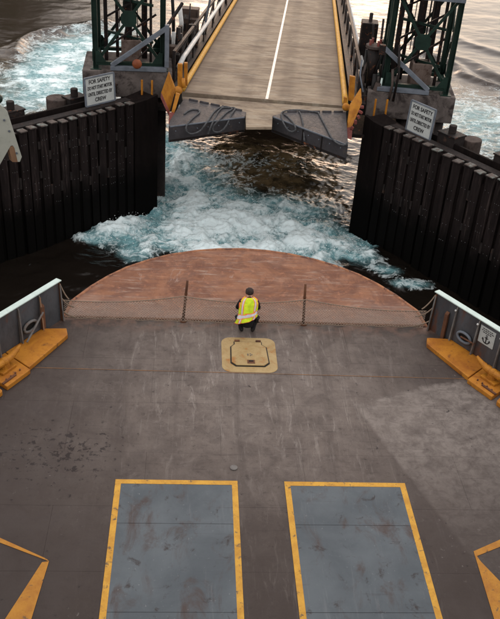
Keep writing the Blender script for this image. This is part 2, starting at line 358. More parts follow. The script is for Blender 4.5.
BL = [(150,225,1.5,1.3,1.0),(185,228,2.0,1.7,1.4),(225,230,2.3,1.9,1.7),(265,236,2.3,1.8,1.6),(300,245,1.5,1.3,.8),(325,255,1.0,1.0,.6),
      (175,195,1.7,1.8,.75),(205,200,1.8,1.5,.65),(240,207,1.8,1.3,.6),(168,168,1.3,2.5,.75),(160,145,1.2,3.0,.65),(200,170,1.8,2.2,.42),
      (118,231,1.2,.6,.85),(92,240,.9,.4,.7),(130,250,.7,.8,.45),(138,262,.6,.7,.45),
      (345,248,1.1,.6,.75),(368,258,.8,.45,.7),(385,270,.7,.45,.7),(405,287,.8,.5,.7),(365,240,.7,.6,.4),(330,235,1.0,.8,.4),(350,280,.6,.6,.35),
      (290,208,1.8,1.2,.36),(330,212,1.5,1.3,.32),(310,170,3.0,3.0,.17),(240,160,3.0,3.0,.13),
      (60,58,3.0,4.6,.5),(85,50,2.5,4.6,.5),(45,80,2.6,3.2,.48),(75,85,3,3.2,.5),(100,70,2.5,5,.35),(25,105,2.3,2.3,.45),(110,40,2.5,5,.32),(125,50,3,5,.3),
      (470,98,4.5,3.5,.26),(490,120,4,3.5,.30),(495,150,3,3,.30),(470,125,3,3,.28),(400,55,4,4,.25)]
for px, py, rx, ry, wt in BL:
    p = at(px, py, WZ); foam = foam + wt*np.exp(-(((wx-p.x)/rx)**2+((wy-p.y)/ry)**2))
foam = 1.25*(1-np.exp(-foam))
near = np.exp(-(np.maximum(0, np.hypot(X-3, Y-32)-8)/8)**2)
far = np.exp(-(np.maximum(0, np.hypot(X, Y-45)-45)/60)**2)
Z = .06*fbm(X*.22, Y*.30, 3, 3)*far + .014*fbm(X*1.1, Y*1.5, 3, 9)*far
turb = np.clip(foam, 0, 1.1)
rid = 1-np.abs(fbm(wx*.75, wy*.75, 5, 21, .58))*2.6
Z += (.03+.10*turb)*near*np.clip(rid, -.6, 1)
crest = fbm(wx*.55+3, wy*.7, 6, 33, .62)
Z += (.05+.48*turb)*near*crest + .07*turb*fbm(X*4, Y*4, 3, 35, .65)*np.clip(near+.4*far, 0, 1)
Z += .10*near*fbm(X*.45, Y*.6, 3, 77)
# wake front rolling away on the starboard side, and the eddy line round the port boil
def ridge(pts, amp, wd, sharp=1.0):
    global Z
    P = [at(a, b, WZ) for a, b in pts]; D = np.full(X.shape, 1e9)
    for p, q in zip(P, P[1:]):
        dx, dy = q.x-p.x, q.y-p.y; L2 = dx*dx+dy*dy
        t = np.clip(((wx-p.x)*dx+(wy-p.y)*dy)/L2, 0, 1)
        D = np.minimum(D, np.hypot(wx-p.x-t*dx, wy-p.y-t*dy))
    Z = Z + amp*np.exp(-(D/wd)**2)
ridge([(425,40),(450,58),(475,68),(500,78),(530,92)], .30, .8)
ridge([(430,55),(455,68),(480,82),(510,95)], .22, .5)
ridge([(430,30),(470,45),(510,55)], .16, .7)
ridge([(12,52),(20,42),(40,34),(70,29),(100,23)], .30, .6)
Z = Z+WZ
ny, nx = X.shape
co = np.stack([X, Y, Z], -1).reshape(-1, 3).astype(np.float32)
i = np.arange((ny-1)*(nx-1)); r_, c_ = i//(nx-1), i % (nx-1); a = r_*nx+c_
quad = np.stack([a, a+1, a+1+nx, a+nx], -1).astype(np.int32)
me = bpy.data.meshes.new('water'); me.vertices.add(len(co)); me.vertices.foreach_set('co', co.ravel())
me.loops.add(quad.size); me.loops.foreach_set('vertex_index', quad.ravel())
me.polygons.add(len(quad)); me.polygons.foreach_set('loop_start', np.arange(0, quad.size, 4, dtype=np.int32))
me.polygons.foreach_set('use_smooth', np.ones(len(quad), bool)); me.update(calc_edges=True)
at_ = me.attributes.new('foam', 'FLOAT', 'POINT'); at_.data.foreach_set('value', foam.ravel().astype(np.float32))
at_ = me.attributes.new('crest', 'FLOAT', 'POINT'); at_.data.foreach_set('value', crest.ravel().astype(np.float32))
def water_mat():
    t = NT('sea_water'); f = t.attr('foam')
    wv = t.n.new('ShaderNodeVectorMath'); wv.operation = 'MULTIPLY_ADD'
    nz = t.n.new('ShaderNodeTexNoise'); t.l.new(t.pos, nz.inputs['Vector']); nz.inputs['Scale'].default_value = .9; nz.inputs['Detail'].default_value = 4
    t.l.new(nz.outputs['Color'], wv.inputs[0]); wv.inputs[1].default_value = (1.1, 1.1, 0); t.l.new(t.pos, wv.inputs[2])
    P = wv.outputs[0]
    def lace(sc, p, det=7, k=6.):
        n = t.noise(sc, det, .62, .7, P); r = t.math('SUBTRACT', 1, t.math('ABSOLUTE', t.math('MULTIPLY', t.math('SUBTRACT', n, .5), k)))
        return t.math('POWER', t.math('MAXIMUM', r, 0), p)
    l1 = lace(.75, 1.5); l2 = lace(2.1, 1.3); l3 = lace(6.0, 1.1, 5, 5.)
    n1 = t.noise(.7, 11, .70, .9, P); n2 = t.noise(4.5, 8, .75, .5, P); n3 = t.noise(17, 5, .75, .2, P)
    hf = t.math('ADD', t.math('MULTIPLY', t.math('SUBTRACT', n2, .5), 1.3), t.math('MULTIPLY', t.math('SUBTRACT', n3, .5), 1.0))
    v = t.math('ADD', t.math('MULTIPLY', f, 1.15), t.math('MULTIPLY', t.math('SUBTRACT', n1, .5), 1.9))
    v = t.math('ADD', v, t.math('MULTIPLY', t.attr('crest'), 1.3))
    v = t.math('ADD', v, t.math('MULTIPLY', l1, .10)); v = t.math('ADD', v, t.math('MULTIPLY', l2, .10)); v = t.math('ADD', v, t.math('MULTIPLY', l3, .10))
    v = t.math('ADD', v, t.math('MULTIPLY', hf, t.step(f, .2, .8, .45, .9)))
    fm = t.step(v, .95, 1.55)
    # thin torn streaks of old foam on the darker water
    thin = t.math('MULTIPLY', t.math('MAXIMUM', t.math('MULTIPLY', l2, l1), t.math('MULTIPLY', l3, t.step(n1, .5, .62))), t.step(f, .06, .34))
    thin = t.math('MULTIPLY', t.step(t.math('ADD', thin, t.math('MULTIPLY', hf, .2)), .34, .72), .5)
    fm = t.math('MAXIMUM', fm, thin)
    aer = t.step(t.math('ADD', f, t.math('MULTIPLY', t.math('SUBTRACT', n1, .5), .9)), .26, .80)
    x, y, z = t.xyz()
    basin = t.math('MULTIPLY', t.math('MULTIPLY', t.step(y, 45, 60, 1, 0), t.step(y, 31, 35)), t.step(x, 11, 16, 1, 0))
    brown_water = t.mix(t.step(t.noise(1.1, 8, .7, .8, P), .36, .64), (.014, .0115, .007), (.115, .082, .042))  # brown-olive streaks in the basin water
    deep = t.mix(t.math('MULTIPLY', basin, t.step(f, .03, .22)), t.mix(t.step(y, 36, 50), (.0075, .0058, .0045), (.024, .015, .0095)), brown_water)  # far water browned to carry the bronze sky reflection
    c = t.mix(aer, deep, t.mix(t.step(n2, .4, .62), (.095, .230, .255), (.21, .41, .44)))
    c = t.mix(t.math('MULTIPLY', fm, .92), c, (.74, .86, .88))
    t.inp('Base Color', c); t.inp('IOR', 1.33); t.inp('Specular IOR Level', .5)
    t.inp('Roughness', t.math('MAXIMUM', t.math('MULTIPLY', fm, .8), t.step(aer, 0, 1, .08, .42)))
    rip = t.math('MULTIPLY', t.noise(2.0, 7, .62, .6, t.vscale(P, (.7, 1.15, 1))), t.math('ADD', t.step(f, .02, .3, .22, 1.0), 0))
    h = t.math('ADD', rip, t.math('MULTIPLY', t.math('ADD', fm, t.math('MULTIPLY', n3, .6)), .22))
    t.bump(h, .5, .07); return t.mat
me.materials.append(water_mat())
wo_ = bpy.data.objects.new('water', me); C.objects.link(wo_); wo_['kind'] = 'structure'
# spray thrown up over the boil: drops too many to count
rs = np.random.RandomState(4); cand = np.argwhere((foam > .62) & (near > .6)); pick = cand[rs.randint(0, len(cand), 5200)]
sp = MB()
for a_, b_2 in pick:
    r_ = .007+.018*rs.rand()**3; p_ = Vector((X[a_, b_2]+rs.randn()*.15, Y[a_, b_2]+rs.randn()*.15, Z[a_, b_2]+abs(rs.randn())*.09*foam[a_, b_2]))
    sp.add([p_+Vector(q_)*r_ for q_ in ((1, 0, 0), (-1, 0, 0), (0, 1, 0), (0, -1, 0), (0, 0, 1), (0, 0, -1))], [(0, 2, 4), (2, 1, 4), (1, 3, 4), (3, 0, 4), (2, 0, 5), (1, 2, 5), (3, 1, 5), (0, 3, 5)])
M['spray'] = pm('spray_white', (.78, .84, .85), (.70, .78, .80), rough=.5)
spo = sp.build('spray', M['spray']); spo['kind'] = 'stuff'; spo['label'] = 'white spray flying over the churned foam'; spo['category'] = 'spray'
# dark wooded shore beyond the landing: it stands ahead and to port, above the frame, and shows in the water
pts = []; nH = 60
hv = []; hf = []
for i in range(nH+1):
    a = R(-80 + 86*i/nH); d = 120 + 25*math.sin(i*.35)+20*math.sin(i*.9)
    hh = (34 + 9*math.sin(i*.8)+6*math.sin(i*2.1))*(1 if i < nH-14 else max(.0, (nH-i)/14)) + .2
    for k, (dd, zz) in enumerate([(0, -5.5), (3, -3.0), (14, hh*.55-4), (45, hh-4), (130, hh*1.25-4), (260, -5.5)]):
        q = d+dd; jz = random.uniform(-1.5, 1.5) if 1 < k < 5 else 0
        hv.append((q*math.sin(a), q*math.cos(a), zz+jz))
for i in range(nH):
    for k in range(5): n = i*6+k; hf.append((n, n+6, n+7, n+1))
MBH = MB(); MBH.add(hv, hf); sh = MBH.build('shore', M['forest']); sh['kind'] = 'structure'
# ------------------------------------------------------------------ ferry
CX = 1.5
ferry = thing('ferry', 'ferry bow with worn brown-grey car deck, rust red rounded end and yellow markings', 'ferry', (CX, 6, -4.6))
side = [(4.42, 17.62), (8.75, 11.0), (9.6, 8.0), (9.8, 4.0), (9.8, -16)]
outline = [(CX+u, y) for u, y in side] + [(CX-u, y) for u, y in side[::-1]]      # clockwise
bowc = [(4.42, 17.63), (4.34, 18.35), (3.92, 19.1), (3.55, 19.62), (3.1, 20.12), (2.55, 20.55), (1.95, 20.9), (1.3, 21.15), (.65, 21.3), (0, 21.35)]
bow = [(CX-u, y) for u, y in bowc] + [(CX+u, y) for u, y in bowc[::-1][1:]]
def clip(poly, a, b):                      # keep what lies to the right of a->b
    out = []
    def sd_(p): return (b[0]-a[0])*(p[1]-a[1])-(b[1]-a[1])*(p[0]-a[0])
    for i in range(len(poly)):
        p, q = poly[i], poly[(i+1) % len(poly)]; sp, sq = sd_(p), sd_(q)
        if sp <= 1e-9: out.append(p)
        if (sp < 0) != (sq < 0) and abs(sp-sq) > 1e-9:
            k = sp/(sp-sq); out.append((p[0]+(q[0]-p[0])*k, p[1]+(q[1]-p[1])*k))
    return out
# hull: deck outline run round the bow, tucked in below
ring = [(CX-9.8, -16), (CX-9.8, 4), (CX-9.6, 8), (CX-8.75, 11)] + bow + [(CX+8.75, 11), (CX+9.6, 8), (CX+9.8, 4), (CX+9.8, -16)]
hb = MB(); lev = [(-.05, 1.0, 0), (-.45, 1.0, 0), (-2.2, .95, -.9), (-4.2, .86, -2.4), (-5.6, .80, -3.4)]
for z, k, dy in lev:
    hb.v += [Vector((CX+(x-CX)*k, y+dy*max(0, (y-6)/15), z)) for x, y in ring]
n = len(ring)
for l in range(len(lev)-1):
    for i in range(n): a = l*n+i; b = l*n+(i+1) % n; hb.f.append([a, b, b+n, a+n]); hb.m.append(0)
hb.f.append(list(range(n))); hb.m.append(0)
hb.build('hull', M['hull'], ferry)
# deck plates, each its own steel sheet, welded edge to edge
ysm = [-16, -8, -2, 2.6, 5.6, 8.4, 9.92, 11.42, 12.87, 14.42, 16.0, 17.612]
for r in range(len(ysm)-1):
    xo = CX-9.9 + (1.6 if r % 2 else 0); xe = [CX-9.9]+[xo+3.05*k for k in range(1, 7)]+[CX+9.9]
    for c in range(len(xe)-1):
        g = .0014; cell = [(xe[c]+g, ysm[r]+g), (xe[c]+g, ysm[r+1]-g), (xe[c+1]-g, ysm[r+1]-g), (xe[c+1]-g, ysm[r]+g)]
        for i in range(len(outline)):
            a, b = outline[i], outline[(i+1) % len(outline)]
            if len(cell) > 2: cell = clip(cell, a, b)
        if len(cell) < 3: continue
        ar = abs(sum(cell[i][0]*cell[(i+1) % len(cell)][1]-cell[(i+1) % len(cell)][0]*cell[i][1] for i in range(len(cell))))/2
        if ar < .02: continue
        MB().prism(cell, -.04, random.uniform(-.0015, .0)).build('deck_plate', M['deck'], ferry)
bp = MB().prism([(x, y) for x, y in bow], -.44, .0).build('bow_plate', M['bow'], ferry)
# rubbing strip round the bow edge
eb = [Vector((x, y, -.02)) for x, y in bow]
M['edge'] = pm('bow_edge_orange', (.33, .15, .075), (.16, .07, .045), sc=3, rough=.7, stain=(.09, .045, .035), ssc=4, sthr=(.5, .62))
MB().tube(eb, .05, 8).build('bow_edge_strip', M['edge'], bp, smooth=True)
MB().bar((CX-4.4, 17.64, .012), (CX+4.4, 17.64, .012), .07, .02).build('bow_joint_bar', M['rusty'], ferry)
# lane panels with yellow borders
def sheet(pts, z, th=.004): return MB().prism(pts, z-th, z)
for x0, x1 in ((-1.24, 1.05), (1.94, 4.27)):
    y0, y1, b = 3.0, 12.1, .11
    yy = [3.0, 5.9, 7.4, 9.1, 11.0, y1-b]
    for k in range(len(yy)-1):
        sheet([(x0+b, yy[k]+.004), (x1-b, yy[k]+.004), (x1-b, yy[k+1]-.004), (x0+b, yy[k+1]-.004)], .006).build('lane_panel', M['lane'], ferry)
    sheet([(x0, y0), (x0+b, y0), (x0+b, y1), (x0, y1)], .008).build('border_stripe', M['yellow'], ferry)
    sheet([(x1-b, y0), (x1, y0), (x1, y1), (x1-b, y1)], .008).build('border_stripe', M['yellow'], ferry)
    sheet([(x0+b, y1-b), (x1-b, y1-b), (x1-b, y1), (x0+b, y1)], .008).build('border_stripe', M['yellow'], ferry)
# angled yellow markings at both sides of the lanes
M['yellowdark'] = pm('marking_orange_yellow', (.38, .175, .024), (.30, .125, .02), sc=4, rough=.6, stain=(.10, .065, .04), ssc=9, sthr=(.58, .70))
for s in (-1, 1):
    if s < 0: P1, P2 = [(49, 561.5), (46.5, 559), (-60, 511), (-60, 520)], [(49, 561.5), (42, 562.5), (-70, 735), (-4, 735)]
    else: P1, P2 = [(473.6, 551.5), (475, 557), (590, 511), (590, 500)], [(473.6, 551.5), (480.5, 561.5), (620, 706), (529, 735)]
    P1 = [at(x, y, 0) for x, y in P1]; P2 = [at(x, y, 0) for x, y in P2]
    sheet(P1, .007).build('corner_stripe', M['yellowdark'], ferry); sheet(P2, .0075).build('corner_stripe', M['yellowdark'], ferry)
# thin orange line across the deck
MB().bar((CX-4.9, 15.56, .004), (CX+4.9, 15.50, .004), .015, .004).build('thin_stripe', M['thinline'], ferry)
# deck hatch: pale yellow pad, gasket groove, lid, centre fitting, handle pocket
def rrect(x0, x1, y0, y1, r, n=6):
    out = []
    for cx, cy, a0 in ((x1-r, y1-r, 0), (x0+r, y1-r, 90), (x0+r, y0+r, 180), (x1-r, y0+r, 270)):
        out += [(cx+r*math.cos(R(a0+90*k/n)), cy+r*math.sin(R(a0+90*k/n))) for k in range(n+1)]
    return out
hx0, hx1, hy0, hy1 = .83, 2.09, 15.56, 16.93
hp = MB().prism(rrect(hx0, hx1, hy0, hy1, .22), .0005, .006).build('hatch_pad', M['hatch'], ferry)
lid = [(1.05, 15.92), (1.16, 15.80), (1.78, 15.80), (1.89, 15.92), (1.86, 16.52), (1.76, 16.62), (1.76, 16.72), (1.14, 16.72), (1.14, 16.62), (1.06, 16.52)]
lc = Vector((1.47, 16.26)); grow = lambda k: [((x-lc.x)*k+lc.x, (y-lc.y)*k+lc.y) for x, y in lid]
MB().prism(grow(1.07), .006, .010).build('hatch_gasket', M['black'], hp)
MB().prism(lid, .010, .032).build('hatch_lid', M['hatch'], hp, bevel=.006)
b = MB()
for k in range(5): a = k*1.257; b.tube([(1.47+.05*math.cos(a), 16.2+.035*math.sin(a), .03), (1.47+.05*math.cos(a), 16.2+.035*math.sin(a), .042)], .014, 8)
b.build('hatch_fitting', M['bolt'], hp)
b = MB().box((1.49, 15.93, .034), (.17, .14, .006)); b.build('handle_pocket', M['rusty'], hp)
MB().bar((1.44, 15.95, .042), (1.54, 15.95, .042), .03, .014).build('handle', M['black'], hp)
for xx in (1.2, 1.7): MB().box((xx, 16.78, .02), (.12, .06, .03)).build('hatch_hinge', M['rusty'], hp, bevel=.006)
# small round deck fitting ahead of the lanes
MB().tube([(.99, 12.46, .001), (.99, 12.46, .02)], .075, 14).build('tie_down_ring', M['stiff'], ferry, bevel=.006)
# bulwarks with cap rail, stiffeners, chock, brace, mooring platform and horn cleat
def lathe_oval(c, ax, upv, nrm, rx, ry, r, n=24):
    return [Vector(c)+ax*(rx*math.cos(2*math.pi*k/n))+upv*(ry*math.sin(2*math.pi*k/n)) for k in range(n+1)]
BH = 1.05
for s in (-1, 1):
    e0 = Vector((CX+s*4.47, 17.52, 0)); dr = Vector((s*.656, -1, 0)).normalized(); up = Vector((0, 0, 1))
    nin = Vector((-s*1, -.656, 0)).normalized()           # towards the deck
    L = 8.2
    bw = MB().bar(e0+up*BH/2, e0+dr*L+up*BH/2, BH, .014, up=nin)
    bw = MB().ext([e0, e0+dr*L, e0+dr*L+up*BH, e0+up*BH], -nin*.014).build('bulwark', M['bulwark'], ferry)
    MB().ext([e0+up*BH-dr*.05+nin*.03, e0+up*BH+dr*L+nin*.03, e0+up*BH+dr*L-nin*.13, e0+up*BH-dr*.05-nin*.13], (0, 0, .03)).build('cap_rail', M['cap'], bw, bevel=.01)
    for k in range(12):
        t = .015 + k*.68
        if t > L: break
        p = e0+dr*t
        MB().ext([p+nin*.002, p+nin*.10, p+nin*.04+up*(BH-.06), p+nin*.002+up*(BH-.004)], dr*.02).build('stiffener', M['stiff'] if k else M['rusty'], bw)
        MB().ext([p+nin*.09-dr*.005, p+nin*.104-dr*.005, p+nin*.05+up*(BH-.07)-dr*.005, p+nin*.036+up*(BH-.07)-dr*.005], dr*.036).build('flange', M['stiff'] if k != 1 or s > 0 else M['wood'], bw)
    # rusty upright in the first bay
    p = e0+dr*(.42 if s > 0 else .62)
    MB().ext([p+nin*.02, p+nin*.08, p+nin*.08+up*.72, p+nin*.02+up*.78], dr*.1).build('strut', M['rusty'], bw, bevel=.008)
    # oval chock
    cc = e0+dr*(1.08 if s > 0 else 1.08)+up*.40+nin*.05
    ov = lathe_oval(cc, dr, up, nin, .20, .12, .04)
    ch = MB().tube(ov, .034, 10, cap=False).build('chock', M['galv'] if s > 0 else M['stiff'], bw, smooth=True)
    MB().ext([cc-nin*.045+dr*(.18*math.cos(2*math.pi*k/20))+up*(.115*math.sin(2*math.pi*k/20)) for k in range(20)], nin*.012).build('chock_opening', M['black'], ch)
    if s > 0: MB().tube([cc+nin*.06-dr*.05+up*.02, cc+nin*.11+dr*.33+up*.08], .022, 8).build('brace', M['rusty'], bw)
    else: MB().tube([e0+dr*.72+nin*.12+up*.62, e0+dr*1.38+nin*.20+up*.19], .024, 8).build('brace', M['stiff'], bw)
    if s > 0:
        for k in range(3): MB().ball(e0+dr*(.7+.68*k)+nin*.07+up*(BH-.1), .028, 8, 6).build('knob', M['pipe'], bw, smooth=True)
    # mooring platform
    def pf(t, q, z=0): return e0+dr*t+nin*q+up*z
    yv = lambda u, y: Vector((CX+s*u, y, 0))
    seg = [(yv(4.84, 16.95), yv(4.28, 16.98), yv(4.22, 16.72), yv(4.88, 15.42)), (yv(4.90, 15.40), yv(4.84, 15.34), yv(5.22, 14.72)), (yv(5.30, 14.60), yv(5.29, 14.55), yv(6.9, 11.9))]
    wallp = lambda y: e0+dr*((17.52-y)/-dr.y)
    for k, sg in enumerate(seg):
        first, last = sg[0], sg[-1]
        y_a = first.y + (.25 if k else -.0); 
        wl = wallp(16.95) if k == 0 else wallp([0, 15.95, 15.28][k]); wr = wallp([15.97, 15.30, 12.6][k])
        poly = [wl+nin*.004]+list(sg)+[wr+nin*.004]
        if k == 0: poly = [wl+nin*.004]+list(sg[1:])+[wr+nin*.004]
        pl = MB().ext(poly, (0, 0, .115)).build('mooring_platform', M['orange'], ferry, bevel=.015)
        if k == 1:
            mid = (sg[1]+sg[2]+wl+wr)/4-up*.045; dd = (sg[2]-sg[1]).normalized()
            b = MB(); b.box(mid+up*.19, (.28, .42, .06), Matrix.Rotation(math.atan2(-dd.x, dd.y), 3, 'Z'))
            b.tube([mid+up*.2, mid+up*.36], [.11, .095], 12)
            b.tube([mid-dd*.02+up*.36, mid-dd*.2+up*.37, mid-dd*.44+up*.45, mid-dd*.52+up*.50], [.085, .08, .05, .03], 10)
            b.tube([mid+dd*.02+up*.36, mid+dd*.2+up*.37, mid+dd*.44+up*.45, mid+dd*.52+up*.50], [.085, .08, .05, .03], 10)
            b.ball(mid+up*.36, .105, 12, 8)
            b.build('horn_cleat', M['gold'], pl, smooth=False, bevel=.012)
            b = MB()
            for kx in (-.18, -.06, .06, .18):
                q = sg[1].lerp(sg[2], .5+kx*1.6)+nin*-.16+up*.114
                MB().tube([q, q+up*.035], .02, 6).build('bolt', M['rusty'], pl)
            b = MB(); q = sg[1]*.55+sg[2]*.45-nin*.12+up*.128; b.bar(q, q+dd*.4, .05, .03); b.build('rail_strip', M['rusty'], pl)
# superstructure under and behind the viewpoint
b = MB(); b.box((CX, -8.2, 7.4), (19.4, 17, 4.6)); b.build('superstructure', M['white'], ferry)
b = MB(); b.box((CX, -10.2, 11.4), (17, 13, 3.4)); b.build('deckhouse', M['white'], ferry)
MB().box((CX, -7.2, 13.22), (19.4, 19.6, .22)).build('shade_canopy', M['white'], ferry)  # unseen canopy, added to keep sky light off the near deck
MB().box((CX, -9.5, 16.3), (13, 11, 5.9)).build('shade_pilothouse', M['white'], ferry)  # unseen upper block, raised to deepen shade on the near deck
for s in (-1, 1):
    for k in range(3): MB().tube([(CX+s*(3.2+3*k), 2.3, 9.7 if False else 0), (CX+s*(3.2+3*k), 2.3, 13.1)], .09, 8).build('stanchion', M['white'], ferry) if k == 2 else None
for s in (-1, 1): MB().box((CX+s*7.6, -6.5, 2.52), (3.2, 19, 5.16)).build('casing', M['white'], ferry)
# white arched bracket on the port side of the upper works, carried by a post beside the deck
def brk():
    D = 9.0                                   # metres ahead of the viewpoint
    P = lambda x, y: aty(x, y, D)
    pl = [P(-34, 128), P(-14, 92), P(7.5, 111), P(22, 157), P(20, 162), P(17.6, 162), P(14.2, 147.5), P(12.8, 145.6), P(11, 146), P(9, 149), P(0, 165), P(-20, 190), P(-40, 200)]
    o = MB().ext(pl, (-.09, .11, -.01)).build('arched_bracket', M['white'], ferry, bevel=.004)
    b = MB(); b.ext([P(14.4, 148), P(17.8, 162), P(12.6, 162), P(9.2, 149.2), P(11, 146.4), P(12.8, 146)], (-.05, .09, -.01)); b.build('wood_chock', M['wood'], o)
    for fx_, fy_ in ((4, 120), (9, 131), (16.5, 153), (-3, 140)):
        q = P(fx_, fy_); MB().tube([q+Vector((.004, -.012, 0)), q+Vector((0, .01, 0))], .012, 8).build('bracket_bolt', M['galv'], o)
    q = P(-1, 100)+Vector((-.03, .04, 0)); MB().ball(q, .062, 14, 10, (1, 1, .9)).build('rounded_cap', M['tower'], o, smooth=True)
    r = P(-34, 160)+Vector((0, .05, .1)); b = MB(); b.tube([r+Vector((.1, 0, 0)), (-6.3, r.y, r.z)], .07, 12); b.tube([(-6.3, r.y, r.z+.3), (-6.3, r.y, .0)], .1, 12); b.build('post', M['white'], o)
brk()
# ------------------------------------------------------------------ sign on the starboard bulwark
s = 1; e0 = Vector((CX+4.47, 17.52, 0)); dr = Vector((.656, -1, 0)).normalized(); nin = Vector((-1, -.656, 0)).normalized(); up = Vector((0, 0, 1))
c0 = e0+dr*1.66+up*.74+nin*.006
an = thing('notice_plate', 'small white notice with black anchor symbol on right bulwark', 'sign', c0)
MB().ext([c0-dr*.22-up*.22, c0+dr*.22-up*.22, c0+dr*.22+up*.22, c0-dr*.22+up*.22], nin*.008).build('plate', M['sign'], an)
lo = c0+nin*.010
b = MB()
b.bar(lo-up*.17, lo+up*.0, .028, .006, up=nin); b.bar(lo-dr*.05-up*.035, lo+dr*.05-up*.035, .022, .006, up=nin)
arc = [lo+dr*(.095*math.cos(R(a)))+up*(-.075+.095*math.sin(R(a))) for a in range(190, 351, 16)]
for p, q in zip(arc, arc[1:]): b.bar(p, q, .028, .006, up=nin)
for sg_ in (-1, 1): b.ext([lo+dr*sg_*.06-up*.10, lo+dr*sg_*.125-up*.10, lo+dr*sg_*.098-up*.045], nin*.005)
rg = [lo+dr*(.024*math.cos(R(a)))+up*(.022+.024*math.sin(R(a))) for a in range(0, 361, 45)]
for p, q in zip(rg, rg[1:]): b.bar(p, q, .012, .006, up=nin)
b.build('anchor_symbol', M['ink'], an)
b = MB()
for k, wd in enumerate((.30, .34, .26)):
    x = -wd/2
    while x < wd/2-.02:
        ww = random.uniform(.03, .07); zz = .17-.045*k; b.bar(lo+dr*x+up*zz, lo+dr*min(x+ww, wd/2)+up*zz, .02, .004, up=nin); x += ww+.015
b.build('small_print', M['ink'], an)
# ------------------------------------------------------------------ safety net across the bow
net = thing('safety_net', 'low tan cord safety net strung on two rusty posts across the bow', 'net', (CX, 17.55, 0))
posts = [Vector((-.08, 17.60, 0)), Vector((2.85, 17.60, 0))]
tops = [Vector((.0, 17.62, 1.12)), Vector((2.80, 17.62, 1.12))]
for a, b_ in zip(posts, tops):
    d = (b_-a)
    po = MB().tube([a, a+d*.4, a+d*.8, b_], [.034, .033, .031, .028], 10).build('net_post', M['rusty'], net, smooth=True)
    b = MB()
    for k in (.52, .68): q = a+d*k; b.tube([q-d.normalized()*.015, q+d.normalized()*.015], .040, 10)
    b.tube([a+up*.001, a+up*.03], .1, 12)
    b.build('collar', M['rusty'], po)
ends = [Vector((CX-4.40, 17.56, 0)), posts[0]+Vector((0, -.06, 0)), posts[1]+Vector((0, -.06, 0)), Vector((CX+4.32, 17.56, 0))]
hts = [.52, .74, .74, .50]; sag = [.07, .11, .07]
for k in range(3):
    a, b_ = ends[k], ends[k+1]; L = (b_-a).length; n = int(L/.034)
    def topz(t): return hts[k]*(1-t)+hts[k+1]*t - sag[k]*4*t*(1-t)
    def pt(t, v):
        yb = .05*math.sin(t*math.pi)*math.sin(v*2.2)
        return a.lerp(b_, t)+Vector((0, -yb, .03+(topz(t)-.03)*v + .012*math.sin(t*37+v*5)*(1-v)))
    m = MB(); rows = 17; rr = .0038
    G = [[pt(i/n, j/rows) for j in range(rows+1)] for i in range(n+1)]
    for i in range(n):
        for j in range(rows):                  # diamond mesh: one diagonal per cell, turning back each row
            if (i+j) % 2 == 0: m.bar(G[i][j], G[i+1][j+1], rr*2, rr*2)
            else: m.bar(G[i+1][j], G[i][j+1], rr*2, rr*2)
    pn = m.build('net_panel', M['netcord'], net)
    for v in (0, 1): MB().tube([pt(i/40, v)+Vector((0, -.004, 0)) for i in range(41)], .012 if v else .010, 6).build('edge_rope', M['ropetan'], pn, smooth=True)
def hang(a, b, sg_, n=14):
    a, b = Vector(a), Vector(b); return [a.lerp(b, i/n)+Vector((0, 0, -sg_*4*(i/n)*(1-i/n))) for i in range(n+1)]
for s, sgn in ((0, -1), (1, 1)):
    q = ends[0 if s == 0 else 3]; e = Vector((CX+sgn*4.46, 17.50, 0))
    for z0, z1, sa in ((.98, .55, .05), (.62, .34, .07), (.25, .05, .03)):
        MB().tube(hang(e+up*z0+Vector((0, .03, 0)), q+up*z1+Vector((-sgn*(.25 if z0 < .9 else .12), .0, 0)), sa), .016, 6).build('end_rope', M['ropetan'], net, smooth=True)
